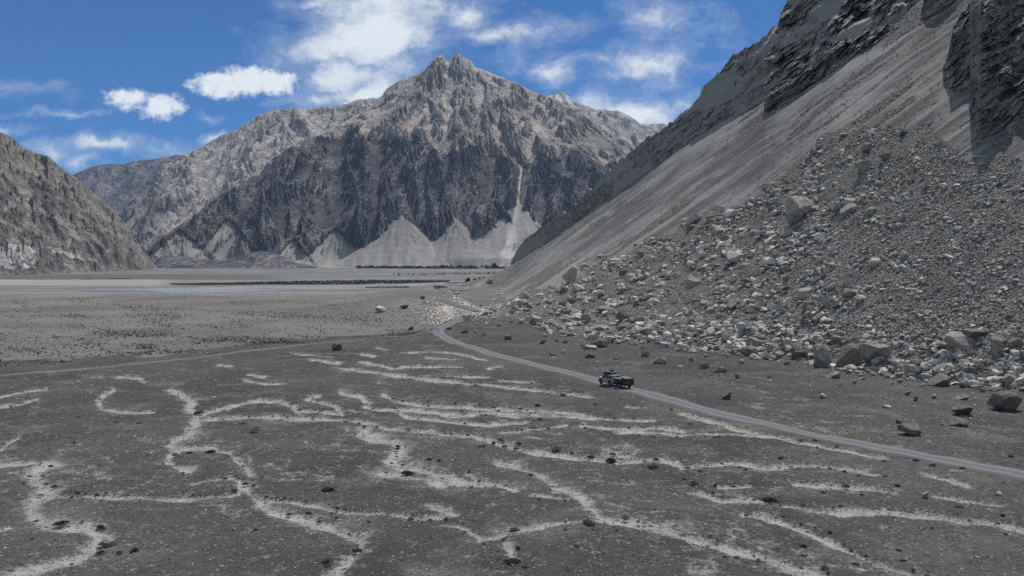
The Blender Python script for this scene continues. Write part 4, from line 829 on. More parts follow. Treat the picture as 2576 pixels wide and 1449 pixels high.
# rubble of the rockfall field
r = np.random.default_rng(5)
def field_points(n, lo, hi, seed):
    r = np.random.default_rng(seed); px = r.uniform(1120, 2600, n * 3); py = r.uniform(300, 1010, n * 3)
    rub, f = rubble_mask(px, py); ok = (py < foot_py(px) + 10) & (py > top_py(px) + 6) & (r.random(n * 3) < f ** 1.5); px, py = px[ok][:n], py[ok][:n]
    cl = fbm(px / 60, py / 34, 4, 97); keep = r.random(len(px)) < np.clip(.95 + 1.6 * cl, .3, 1); px, py, cl = px[keep], py[keep], cl[keep]
    s = (lo + (hi - lo) * r.power(0.33, len(px))) * np.clip(1 + 1.5 * cl, .55, 1.7) * (1 + .35 * smooth(120, 20, foot_py(px) - py)); s *= np.where((px > 2080) & (py < foot_py(px) - 110), 0.6, 1.0) * np.where(px < 1300, 0.62, 1.0)
    return px, py, s
px, py, s = field_points(19000, 3.0, 21.0, 11); P = surf_pt(px, py); tone = np.clip(r.normal(.32, .26, len(px)) + .3 * (px < 1300), 0, .85)
scatter_mesh('rubble', P, s * P[:, 1] / F, tone, T1, M['rubble'], 'mass of angular grey rubble covering the rockfall field', 'rubble', 21)
NS = 260000; px = r.uniform(1130, 2600, NS); py = r.uniform(20, 1000, NS); rub, f = rubble_mask(px, py)
ok = (py < foot_py(px) + 4) & (py > top_py(px) + 6) & (r.random(NS) < (0.28 + 0.72 * rub) * (0.5 + 0.5 * (f > .3) + .35 * (rub > .4))); px, py = px[ok], py[ok]; P = surf_pt(px, py)
scatter_mesh('scree_stones', P, (1.5 + 3.4 * r.power(.5, len(px))) * P[:, 1] / F, np.clip(r.normal(.36, .25, len(px)), 0, 1), T0, M['rubble'], 'fine stones scattered in streaks down the grey scree slope', 'stones', 22)
# white rubble round the road bend and on the flank of the mound
px = np.concatenate([r.normal(1190, 50, 2600), 1140 - np.abs(r.normal(0, 38, 900))]); py = np.concatenate([r.normal(764, 20, 2600), 772 + 58 * r.random(900)]); 
ok = (px > 1020) & (py > 724) & (py < 818) & (px < 1330); px, py = px[ok], py[ok]; rd2 = seg_dist(px, py * 2, np.array(ROAD2, float) * [1, 2]); ok = (rd2 > 9) & (seg_dist(px, py * 2, np.array(ROAD, float) * [1, 2]) > 12); px, py = px[ok], py[ok]
P = surf_pt(px, py); scatter_mesh('white_rubble', P, r.uniform(2.5, 6.5, len(px)) * P[:, 1] / F, np.clip(r.normal(.85, .25, len(px)), 0, 1.3), T0, M['rubble'], 'bright whitish rubble on both sides of the road beyond the bend', 'rubble', 23)
# stones on the plain
n = 84000; px = r.uniform(-40, 2620, n); py = 840 + 640 * r.random(n) ** 0.9; ok = (py > tan_py(px) + 3) & (py > foot_py(px) + 2); px, py = px[ok], py[ok]
rd = seg_dist(px, py, np.array(ROAD, float)); cl = fbm(px / 140, py / 60, 4, 91); ok = (rd > 9) & (r.random(len(px)) < np.clip(.55 + 1.1 * cl, .1, 1)); px, py = px[ok], py[ok]
nearslope = np.exp(-np.clip(py - foot_py(px), 0, 999) / 60) * (px > 1100)
s = (1.4 + 3.2 * r.power(0.35, len(px))) * (1 + 1.6 * nearslope * r.random(len(px)) ** 2)
P = ground_pt(px, py); tone = np.clip(r.normal(.12, .13, len(px)) + .8 * (r.random(len(px)) < .05), 0, 1)
scatter_mesh('gravel_stones', P, s * P[:, 1] / F, tone, T0, M['rubble'], 'loose stones and cobbles strewn over the dark gravel plain', 'stones', 24)

# ------------------------------------------------------------------ shrubs and trees
def leaf_cloud(name, C_, S_, per, leaf, seed, mat, squash=0.6, tri=True):
    r = np.random.default_rng(seed); n = len(C_); C2 = np.repeat(C_, per, 0); S2 = np.repeat(S_, per)
    d = r.normal(size=(n * per, 3)); d /= np.linalg.norm(d, axis=1)[:, None]; d[:, 2] = np.abs(d[:, 2]); rad = r.random(n * per) ** 0.4
    c = C2 + d * (rad * S2)[:, None] * [1, 1, squash * 1.6]
    a = r.normal(size=(n * per, 3)); a /= np.linalg.norm(a, axis=1)[:, None]; b_ = np.cross(a, r.normal(size=(n * per, 3))); b_ /= np.linalg.norm(b_, axis=1)[:, None] + 1e-9
    ls = (S2 * leaf * r.uniform(.6, 1.4, n * per))[:, None]
    co = np.stack([c + a * ls, c - a * ls * .6 + b_ * ls * .7, c - a * ls * .6 - b_ * ls * .7], 1).reshape(-1, 3)
    me = raw_mesh(name, co, np.arange(len(co)), np.full(n * per, 3), False)
    if mat: me.materials.append(mat)
    return me
def mat_leaf(name, a, c):
    m, nt, b = new_mat(name); p = N(nt, 'ShaderNodeTexCoord').outputs['Object']; oi = N(nt, 'ShaderNodeObjectInfo').outputs['Random']
    n = noise(nt, p, 5.0, 3, 0.7); g = mix(nt, n, a, c); g = mix(nt, 1.0, g, mix(nt, oi, (0.75, 0.75, 0.75), (1.25, 1.22, 1.15)), 'MULTIPLY'); nt.links.new(g, b.inputs['Base Color']); return m
M['shrub'] = mat_leaf('shrub_leaf', (0.030, 0.030, 0.025), (0.085, 0.082, 0.066)); M['dry'] = mat_leaf('dry_shrub', (0.06, 0.056, 0.045), (0.14, 0.13, 0.105)); M['thicket'] = mat_leaf('thicket_leaf', (0.06, 0.06, 0.052), (0.14, 0.136, 0.118)); M['tree'] = mat_leaf('tree_leaf', (0.03, 0.034, 0.026), (0.075, 0.08, 0.055)); M['bark'] = mat_flat('bark', (0.10, 0.085, 0.07))
SHR = [leaf_cloud('shrub', np.array([[0, 0, 0.0], [.35, .1, 0], [-.3, -.15, 0], [.05, .3, 0]][:1 + k % 4]) * 1.0, np.array([1, .7, .75, .6][:1 + k % 4]) * .5, 230, 0.13, 60 + k, M['shrub'] if k < 5 else M['dry'], [.5, .42, .55, .45, .6, .4, .5, .45][k]) for k in range(8)]
SHRUBS = []
SH_G = 'cushion shrubs on the gravel plain'; SH_L = 'small dark cushion shrub growing in or beside a pale wash'
def shrub(px, py, w, label=None, kind=None):
    p = ground_pt(np.array([px]), np.array([py + 0.22 * w]))[0]; k = int(rng.integers(0, 8)) if kind is None else kind
    o = bpy.data.objects.new('shrub', SHR[k]); col.objects.link(o); s = w * p[1] / F * 1.05
    o.location = p - np.array([0, 0, .03 * s]); o.scale = (s, s * rng.uniform(.8, 1.1), s * rng.uniform(.75, 1.1)); o.rotation_euler = (0, 0, rng.uniform(0, 6.28)); SHRUBS.append((px, py, w))
    tag(o, label or SH_L, 'shrub', None if label else SH_G)
Q1 = [(1850,745,15),(2180,975,15),(2410,1030,13),(2330,965,14),(1770,795,16),(350,750,15),(410,770,14),(220,690,14),(900,1270,18),(2470,1360,17),(1320,530,18),(1430,512,12),(1590,505,20),(1830,290,14),(240,1165,12),(520,1070,11),(640,830,11),(730,835,15),(270,1030,12),(560,440,13),(590,245,12),(1040,290,12),(880,285,12),(1880,240,10),(2060,240,10),(2260,190,11),(2170,240,9),(1930,1095,10),(1430,1105,11),(2090,855,11),(2010,845,11),(1910,760,11),(380,615,14),(320,690,14),(300,830,14),(180,745,10),(620,1035,11),(785,1090,13),(540,1355,11),(2540,1000,12),(2500,970,9)]
Q2 = [(495,685,12),(425,465,14),(425,483,12),(1740,515,13),(2050,525,14),(2375,565,15),(1230,465,15),(1150,440,14),(955,380,12),(830,375,13),(500,335,14),(175,318,13),(660,560,15),(740,570,14),(965,650,12),(520,1010,18),(2240,1035,13),(1380,1375,18),(1330,1230,16),(60,1130,14),(210,1035,13),(1480,155,16),(1350,180,15),(1915,150,10),(2490,190,12),(1840,325,12),(1690,1095,12),(2080,1100,9),(790,1015,13),(1000,1115,11),(1195,415,12),(1220,425,10),(600,375,9),(240,185,9),(410,180,9),(1090,230,8),(1150,172,9),(640,200,8),(930,295,10),(1500,262,10),(1860,228,9),(2170,320,10),(1530,530,9),(1320,485,12),(1080,1200,9),(1900,1100,9)]
Q3 = [(10,710,16),(1230,765,20),(1190,915,15),(1355,830,14),(1885,1085,16),(2090,920,22),(740,880,20),(910,1215,20),(905,1285,18),(1070,1385,20),(1660,1325,15),(1310,1350,20),(265,1180,12),(1530,690,13),(1225,655,12),(730,630,10),(1620,760,15),(2415,985,14),(2420,740,12),(1885,605,18),(2480,540,16),(1850,1435,20),(2110,630,12),(1760,570,13),(1000,420,13),(890,420,11),(1015,475,11),(1000,1075,13),(1110,1115,14),(1060,810,13),(385,770,11),(245,755,12),(480,640,11),(40,628,13),(60,300,12),(1325,690,10),(900,1385,12),(1630,1250,12),(2440,1130,11),(1100,1420,12),(540,870,12),(230,820,13),(300,850,9),(1120,760,9),(320,1300,9)]
own = {(847,1216): 'round dark shrub beside the pale wash at mid left, larger than its neighbours'}
BIG = [(823,1228,28,'broad dark shrub on bare gravel, between two washes at left centre',1),(153,1311,30,'long dark shrub on the inner bank of the bending wash at lower left',3),(253,1322,22,'dark shrub on the edge of the bending wash at lower left',2),(252,1386,28,'dark shrub just below the grey slab at lower left',0),(337,1383,24,'dark shrub right of the grey slab at lower left',2),(821,1409,26,'nearly black shrub at the bottom of the central wash, lower of two',0),(901,1382,26,'nearly black shrub on the pale bank right of the central wash bottom',1),(500,1034,24,'dark shrub where several washes meet at left',1),
 (1024,1187,22,'pair of dark shrubs standing in the broad pale wash patch',2),(1306,1113,16,'black rounded shrub above the long central wash',0),(1306,1115,1,'',0),(1401,1129,24,'tall ragged shrub on the long central wash',4),(1485,1147,20,'dark shrub on the long central wash, right of the tall ragged one',1),(1536,1155,28,'wide dark shrub where the central wash fades, middle right',3),(1641,1172,26,'dark leafy shrub between two washes right of centre',2),(1205,1209,13,'small dome shrub at the end of the pale wash patch',4),(1295,1328,30,'broad dome shrub just left of the wide forked wash',5),(1482,1310,34,'twiggy grey shrub at the fork of the wide pale wash',6),(1289,1407,32,'twin grey shrubs near the bottom centre of the frame',7),
 (1745,1214,24,'tall dark shrub at the left end of the right-hand washes',4),(1935,1254,30,'low spreading shrub above the long right-hand wash',3),(1787,1347,14,'ball-shaped dark shrub beside the lower right wash',4),(1964,1150,17,'dark shrub above the right-hand washes near the road',0),(1418,993,1,'',0)]
for px, py, w, lab, k in BIG:
    if w > 2: shrub(px, py, w, lab, k)
for Q, ox in ((Q1, 0.0), (Q2, 858.7), (Q3, 1717.3)):
    for u, v, w in Q: shrub(ox + u / 3.0, 966 + v / 3.0, w * 0.95)
wash = [(w, np.array(pts, float)) for w, pts in SAND]; tot = np.array([np.hypot(*np.diff(p, axis=0).T).sum() for _, p in wash]); 
def along(n, seed, spread):
    r = np.random.default_rng(seed); out = []
    for _ in range(n):
        w, p = wash[r.choice(len(wash), p=tot / tot.sum())]; i = r.integers(0, len(p) - 1); t = r.random(); q = p[i] * (1 - t) + p[i + 1] * t
        out.append((q[0] + r.normal(0, w * spread), q[1] + r.normal(0, w * spread * .55)))
    return np.array(out)
for x, y in along(900, 8, 1.0):
    if len(SHRUBS) >= 296: break
    if not (5 < x < 2570 and 960 < y < 1440): continue
    w = rng.uniform(7, 11) * (0.75 + 0.35 * (y - 960) / 480)
    if any(abs(x - a) < .8 * (w + c) and abs(y - b_) < .35 * (w + c) for a, b_, c in SHRUBS): continue
    shrub(x, y, w)
A = along(3600, 9, 1.5); A = A[(A[:, 1] > 850) & (A[:, 1] < 1460)]
u = np.stack([r.uniform(0, 2576, 1400), r.uniform(870, 1440, 1400)], -1); u = u[(u[:, 1] > foot_py(u[:, 0]) + 8) & (seg_dist(u[:, 0], u[:, 1], np.array(ROAD, float)) > 12)]
A = np.concatenate([A, u]); P = ground_pt(A[:, 0], A[:, 1]); w = r.uniform(1.8, 5.5, len(A)) * (0.55 + 0.6 * (A[:, 1] - 850) / 600)
o = link('shrublets', leaf_cloud('shrublets', P, w * P[:, 1] / F * .55, 26, 0.3, 71, None, .5), M['shrub']); tag(o, 'scatter of tiny dark shrublets along the washes of the gravel plain', 'shrubs', kind='stuff')
# scrub on the brown ground beyond the old track
px = r.uniform(-60, 1130, 42000); py = 738 + 190 * r.random(42000) ** 1.05
dn = fbm(px / 160, (py - 0.05 * px) / 22, 5, 81); dens = smooth(-.05, .4, dn) * smooth(738, 765, py) + 0.1
ok = (py < tan_py(px) + 6) & (r.random(42000) < dens * .9) & (seg_dist(px, py * 2, np.array(ROAD2, float) * [1, 2]) > 12); px, py = px[ok], py[ok]; P = ground_pt(px, py)
o = link('desert_scrub', leaf_cloud('desert_scrub', P, r.uniform(1.4, 5.0, len(px)) * (0.55 + .7 * (py - 740) / 170) * P[:, 1] / F * .6, 12, 0.42, 72, None, .45), M['shrub']); tag(o, 'low dark scrub dotted over the brown ground beyond the old track', 'scrub', kind='stuff')
# thickets on the river plain
def plain_patch(n, top, bot, seed, h, per=10):
    r = np.random.default_rng(seed); x0, x1 = top[0][0], top[-1][0]; x = r.uniform(x0, x1, n); y = lin(top)(x) + (lin(bot)(x) - lin(top)(x)) * r.random(n)
    X, Z = zip(*[floor_pt(a, b_) for a, b_ in zip(x, y)]); X = np.array(X); Z = np.array(Z); k = r.random(n) < np.clip(.75 + 1.6 * fbm(X / 45, Z / 25, 4, seed), .08, 1); return np.stack([X, Z, np.full(n, FLOOR)], -1)[k], (r.uniform(.35, 1.5, n) * h)[k]
c1, s1 = plain_patch(5200, [(430, 715), (560, 713), (700, 709), (860, 706), (1000, 705.5), (1080, 706), (1130, 707)], [(430, 716.5), (560, 717), (700, 716.5), (860, 716), (1000, 714), (1080, 711), (1130, 708.5)], 31, 1.9)
o = link('riverside_thicket', leaf_cloud('riverside_thicket', c1, s1, 12, .4, 73, None, .5), M['thicket']); tag(o, 'long dark thicket of low bushes along the far bank of the river', 'thicket', kind='stuff')
c2 = []; s2 = []
for n, a, b_, h in [(500, [(920, 723.5), (1000, 722.5), (1030, 722)], [(920, 725), (1000, 724), (1030, 723.5)], 1.6), (420, [(990, 689), (1110, 687), (1250, 685)], [(990, 694), (1110, 693), (1250, 690)], 2.6), (400, [(60, 705), (200, 703), (330, 701)], [(60, 706), (200, 704), (330, 702)], 1.6), (500, [(1120, 712), (1180, 711), (1215, 706)], [(1120, 714), (1180, 713), (1215, 708)], 1.6), (260, [(500, 714), (540, 713.5)], [(500, 716), (540, 715.5)], 2)]:
    x, y = plain_patch(n, a, b_, 33 + n, h); c2.append(x); s2.append(y)
o = link('plain_scrub', leaf_cloud('plain_scrub', np.concatenate(c2), np.concatenate(s2), 10, .4, 74, None, .5), M['dry']); tag(o, 'patches of dark scrub and thin green strips on the river plain', 'scrub', kind='stuff')
c3, s3 = plain_patch(1500, [(900, 674.2), (1100, 673), (1290, 672.8)], [(900, 675.2), (1100, 676), (1290, 676.5)], 35, 6.0)
o = link('village_trees', leaf_cloud('village_trees', c3, s3 * r.uniform(.5, 1.6, len(s3)), 14, .35, 75, None, .75), M['tree']); tag(o, 'line of dark village trees and hedges at the foot of the mountain', 'trees', kind='stuff')
def tree(px, py, wpx, hpx, label, shape='round', on_floor=True, Zo=None):
    if Zo is None: X, Z = floor_pt(px, py); z = FLOOR
    else: Z = Zo; X = (px - CX) / F * Z; z = EYE + (HOR - py) / F * Z
    m = Z / F; H = hpx * m; W = wpx * m; t = empty('tree', (X, Z, z)); tag(t, label, 'tree')
    bm = bmesh.new(); bmesh.ops.create_cone(bm, cap_ends=True, segments=8, radius1=.05 * H, radius2=.025 * H, depth=.5 * H, matrix=Matrix.Translation((0, 0, .2 * H))); me = bpy.data.meshes.new('trunk'); bm.to_mesh(me); bm.free(); link('trunk', me, M['bark'], t)
    r = np.random.default_rng(int(px * 7)); n = 26; th = r.uniform(0, 6.28, n); hh = r.uniform(.22, .92, n)
    rr = W * .5 * (np.sin(np.pi * np.clip((hh - .1) / .95, 0, 1)) ** .6 if shape == 'round' else (1.0 - hh) ** .8) * r.random(n) ** .5 * .75
    c = np.stack([rr * np.cos(th), rr * np.sin(th), hh * H * .95], -1); me = leaf_cloud('crown', c, np.full(n, W * (.26 if shape == 'round' else .2)) * (1 if shape == 'round' else 1) * (1.15 - .6 * hh * (shape != 'round')), 60, .25, int(px), M['tree'], .6); link('crown', me, None, t)
tree(1243, 675, 13, 12, 'round dark tree standing alone at the right end of the village'); tree(1134, 675.4, 7, 14, 'tall pointed poplar in the village, slimmest tree of the valley', 'poplar')
tree(1177, 712, 12, 12, 'leftmost of the four trees below the scree slope, roundest and nearest', Zo=1180); tree(1195, 709, 9, 7, 'low bushy tree between its neighbours below the scree slope', Zo=1230); tree(1207, 707.5, 8, 9, 'second tree from the right below the scree slope', Zo=1260); tree(1217, 706, 7, 9, 'rightmost of the four trees below the scree slope', Zo=1290); tree(1112, 674.6, 12, 6, 'broad low tree left of the tall pointed poplar'); tree(1157, 675, 10, 7, 'rounded village tree just right of the tall pointed poplar')
M['wall'] = mat_flat('mud_wall', (0.34, 0.31, 0.27)); M['white'] = mat_flat('whitewash', (0.78, 0.78, 0.76)); M['flatroof'] = mat_flat('flat_roof', (0.40, 0.37, 0.33)); M['dark'] = mat_flat('dark_opening', (0.03, 0.03, 0.03))
def box(bm, x0, x1, y0, y1, z0, z1, taper=0.0):
    v = [bm.verts.new(p) for p in [(x0, y0, z0), (x1, y0, z0), (x1, y1, z0), (x0, y1, z0), (x0 + taper, y0 + taper, z1), (x1 - taper, y0 + taper, z1), (x1 - taper, y1 - taper, z1), (x0 + taper, y1 - taper, z1)]]
    for f in [(3, 2, 1, 0), (4, 5, 6, 7), (0, 1, 5, 4), (1, 2, 6, 5), (2, 3, 7, 6), (3, 0, 4, 7)]: bm.faces.new([v[i] for i in f])
def part(name, fn, mat, parent, bevel=0.0, seg=2, smooth_=False):
    bm = bmesh.new(); fn(bm)
    if bevel: bmesh.ops.bevel(bm, geom=[e for e in bm.edges if len(e.link_faces) == 2 and e.calc_face_angle(0) > .5], offset=bevel, segments=seg, profile=.5, affect='EDGES', clamp_overlap=True)
    bmesh.ops.recalc_face_normals(bm, faces=bm.faces); me = bpy.data.meshes.new(name); bm.to_mesh(me); bm.free()
    if smooth_:
        for p in me.polygons: p.use_smooth = True
    return link(name, me, mat, parent)
def house(px, py, w, d, h, white, label):
    X, Z = floor_pt(px, py); t = empty('house', (X, Z, FLOOR), random.uniform(-.2, .2)); tag(t, label, 'house')
    wl = part('wall', lambda b: box(b, -w / 2, w / 2, -d / 2, d / 2, -.5, h), M['wall'] if not white else M['white'], t); part('roof', lambda b: box(b, -w / 2 - .4, w / 2 + .4, -d / 2 - .4, d / 2 + .4, h + .003, h + .9, .5 if white else 0.0), M['white'] if white else M['flatroof'], t)
    for k in range(3): part('window', lambda b: box(b, -w * .35 + k * w * .35 - .7, -w * .35 + k * w * .35 + .7, -d / 2 - .06, -d / 2 + .1, h * .35, h * .7), M['dark'], t)
house(1212, 677, 26, 12, 5.5, True, 'long white-roofed building in the village, brightest one'); house(1096, 677.4, 16, 9, 4.5, False, 'leftmost flat mud house below the village trees'); house(1156, 677.6, 14, 9, 4.5, False, 'small flat mud house below the tall pointed poplar'); house(1172, 677.5, 18, 10, 4.8, False, 'wide flat mud house between poplar and white roof'); house(1184, 677.8, 12, 9, 4.2, False, 'flat mud house nearest the left side of the white-roofed building')

# ------------------------------------------------------------------ off-road vehicle towing a trailer
M['paint'] = mat_flat('dusty_white_paint', (0.36, 0.335, 0.295), 0.6, 0.3, var=0.18); M['roofpaint'] = mat_flat('white_roof', (0.74, 0.74, 0.72), 0.45, 0.4, var=0.05); M['black'] = mat_flat('black_trim', (0.02, 0.02, 0.02), 0.6, 0.3); M['glass'] = mat_flat('dark_glass', (0.012, 0.013, 0.015), 0.08, 0.5, var=0.05)
M['tyre'] = mat_flat('tyre_rubber', (0.035, 0.034, 0.033), 0.9); M['rim'] = mat_flat('steel_rim', (0.16, 0.16, 0.16), 0.5, 0.4); M['canvas'] = mat_flat('dark_canvas', (0.05, 0.048, 0.046), 0.95, 0.1, 9, .4); M['metal'] = mat_flat('grey_metal', (0.16, 0.16, 0.16), 0.6, 0.3); M['roll'] = mat_flat('pale_canvas_roll', (0.55, 0.53, 0.49), 0.9); M['lamp'] = mat_flat('red_lens', (0.25, 0.02, 0.015), 0.3, 0.5)
def prism(bm, prof, x0, x1):                           # side profile (y, z) drawn across x
    a = [bm.verts.new((x0, y, z)) for y, z in prof]; b_ = [bm.verts.new((x1, y, z)) for y, z in prof]; n = len(prof)
    bm.faces.new(a); bm.faces.new(b_[::-1])
    for i in range(n): bm.faces.new([a[i], b_[i], b_[(i + 1) % n], a[(i + 1) % n]])
def arch(yc, r=.50, n=8): return [(yc - r * math.cos(math.pi * k / n), .52 + (r - .02) * math.sin(math.pi * k / n)) for k in range(n + 1)]
def cyl(bm, r1, r2, depth, mtx, seg=24): bmesh.ops.create_cone(bm, cap_ends=True, segments=seg, radius1=r1, radius2=r2, depth=depth, matrix=mtx)
def bar(bm, a, b_, r, seg=8):
    a, b_ = Vector(a), Vector(b_); d = b_ - a; cyl(bm, r, r, d.length, Matrix.Translation((a + b_) / 2) @ d.to_track_quat('Z', 'Y').to_matrix().to_4x4(), seg)
def wheel(parent, x, y, rad=.41, wid=.26, s=1):
    t = lambda b: cyl(b, rad, rad, wid, Matrix.Translation((x, y, rad)) @ Matrix.Rotation(R(90), 4, 'Y'), 28)
    w = part('wheel', t, M['tyre'], parent, .05)
    part('rim', lambda b: cyl(b, rad * .6, rad * .52, .05, Matrix.Translation((x + s * (wid / 2 + .005), y, rad)) @ Matrix.Rotation(R(90 * s), 4, 'Y'), 20), M['rim'], w); part('hub', lambda b: cyl(b, .09, .07, .06, Matrix.Translation((x + s * (wid / 2 + .05), y, rad)) @ Matrix.Rotation(R(90 * s), 4, 'Y'), 12), M['black'], w)
def vehicle(loc, rz):
    t = empty('offroad_vehicle', loc, rz); tag(t, 'white boxy four-wheel-drive with loaded roof rack driving away along the gravel road', 'car')
    low = [(-2.25, .55)] + arch(-1.40) + arch(1.40) + [(2.12, .55), (2.15, .95), (2.12, 1.17), (.78, 1.24), (-2.25, 1.22)]
    part('body', lambda b: prism(b, low, -.84, .84), M['paint'], t, .03)
    def cab(b):
        v = [b.verts.new(p) for p in [(-.82, -2.23, 1.221), (.82, -2.23, 1.221), (.82, .72, 1.24), (-.82, .72, 1.24), (-.74, -2.15, 1.92), (.74, -2.15, 1.92), (.74, .38, 1.92), (-.74, .38, 1.92)]]
        for f in [(3, 2, 1, 0), (4, 5, 6, 7), (0, 1, 5, 4), (1, 2, 6, 5), (2, 3, 7, 6), (3, 0, 4, 7)]: b.faces.new([v[i] for i in f])
    part('cabin', cab, M['paint'], t, .03); part('roof', lambda b: box(b, -.79, .79, -2.22, .44, 1.922, 2.02, .04), M['roofpaint'], t, .03)
    part('bonnet', lambda b: box(b, -.66, .66, .8, 2.1, 1.20, 1.275, .03), M['roofpaint'], t, .02)
    def side(s, y0, y1, z0=1.31, z1=1.83):
        def f(b):
            xa = lambda z: s * (.82 - .08 * (z - 1.22) / .7 + .006)
            v = [b.verts.new(p) for p in [(xa(z0), y0, z0), (xa(z0), y1, z0), (xa(z1), min(y1, .36), z1), (xa(z1), y0, z1)]]; w_ = [b.verts.new((p.co.x - s * .03, p.co.y, p.co.z)) for p in v]
            b.faces.new(v); b.faces.new(w_[::-1])
            for i in range(4): b.faces.new([v[i], v[(i + 1) % 4], w_[(i + 1) % 4], w_[i]])
        return f
    for s in (-1, 1):
        for y0, y1 in ((-.02, .58), (-.92, -.18), (-1.95, -1.08)): part('window', side(s, y0, y1), M['glass'], t)
        part('side_strip', lambda b: box(b, s * .846 - .008, s * .846 + .008, -1.9, 1.0, 1.05, 1.10), M['black'], t)
        d = part('door', lambda b: box(b, s * .843 - .006, s * .843 + .006, -.05, .74, .68, 1.20), M['paint'], t); part('handle', lambda b: box(b, s * .86 - .01, s * .86 + .01, .02, .16, 1.12, 1.15), M['black'], d)
        d = part('door', lambda b: box(b, s * .843 - .006, s * .843 + .006, -.92, -.10, .68, 1.20), M['paint'], t); part('handle', lambda b: box(b, s * .86 - .01, s * .86 + .01, -.86, -.72, 1.12, 1.15), M['black'], d)
        for y in (-1.4, 1.4):
            def fl(b, y=y):
                n = 9; o_ = [(y - .53 * math.cos(math.pi * k / n), .52 + .52 * math.sin(math.pi * k / n)) for k in range(n + 1)]; i_ = [(y - .46 * math.cos(math.pi * k / n), .52 + .45 * math.sin(math.pi * k / n)) for k in range(n + 1)]
                prism(b, o_ + i_[::-1], s * .80, s * .92)
            part('wheel_flare', fl, M['black'], t); wheel(t, s * .78, y, s=s)
        part('mirror', lambda b: box(b, s * .98 - .10, s * .98 + .10, .66, .74, 1.30, 1.52), M['black'], t, .02); part('tail_lamp', lambda b: box(b, s * .74 - .05, s * .74 + .05, -2.275, -2.24, .85, 1.12), M['lamp'], t)
    part('windscreen', lambda b: [b.faces.new([b.verts.new(p) for p in [(-.72, .712, 1.30), (.72, .712, 1.30), (.68, .42, 1.86), (-.68, .42, 1.86)]])], M['glass'], t)
    rd = part('rear_door', lambda b: box(b, -.40, .42, -2.262, -2.235, .62, 1.20), M['paint'], t); part('window', lambda b: [b.faces.new([b.verts.new(p) for p in [(-.36, -2.234, 1.29), (.40, -2.234, 1.29), (.38, -2.175, 1.82), (-.34, -2.175, 1.82)]])], M['glass'], t); part('handle', lambda b: box(b, .30, .38, -2.29, -2.262, 1.0, 1.05), M['black'], rd)
    for x0, x1 in ((-.72, -.46), (.50, .72)): part('window', lambda b: [b.faces.new([b.verts.new(p) for p in [(x0, -2.234, 1.29), (x1, -2.234, 1.29), (x1 * .96, -2.175, 1.82), (x0 * .96, -2.175, 1.82)]])], M['glass'], t)
    part('bumper', lambda b: box(b, -.82, .82, -2.40, -2.27, .50, .66), M['black'], t, .02); part('bumper', lambda b: box(b, -.85, .85, 2.17, 2.36, .50, .68), M['black'], t, .02)
    part('snorkel', lambda b: (bar(b, (-.87, 1.0, 1.18), (-.83, .70, 1.30), .045), bar(b, (-.83, .70, 1.30), (-.78, .42, 2.05), .045)), M['black'], t); part('filler_cap', lambda b: cyl(b, .08, .08, .02, Matrix.Translation((-.855, -2.05, .98)) @ Matrix.Rotation(R(90), 4, 'Y'), 16), M['black'], t)
    def rack(b):
        for x in (-.76, .76):
            bar(b, (x, -2.1, 2.17), (x, .5, 2.17), .022); bar(b, (x, -2.1, 2.07), (x, .5, 2.07), .022)
            for y in (-2.0, -1.2, -.4, .4): bar(b, (x, y, 1.99), (x, y, 2.18), .02)
        for y in np.linspace(-2.1, .5, 8): bar(b, (-.76, y, 2.07), (.76, y, 2.07), .02)
        bar(b, (-.76, .5, 2.17), (.76, .5, 2.17), .022); bar(b, (-.76, -2.1, 2.17), (.76, -2.1, 2.17), .022)
    part('roof_rack', rack, M['black'], t); part('awning_case', lambda b: box(b, -.98, -.80, -1.1, .46, 1.93, 2.10), M['black'], t, .03)
    part('underbody', lambda b: box(b, -.55, .55, -2.0, 2.0, .38, .549), M['black'], t); part('tow_hitch', lambda b: (bar(b, (0, -2.2, .45), (0, -2.52, .45), .04), cyl(b, .05, .05, .1, Matrix.Translation((0, -2.52, .5)), 10)), M['metal'], t)
    return t
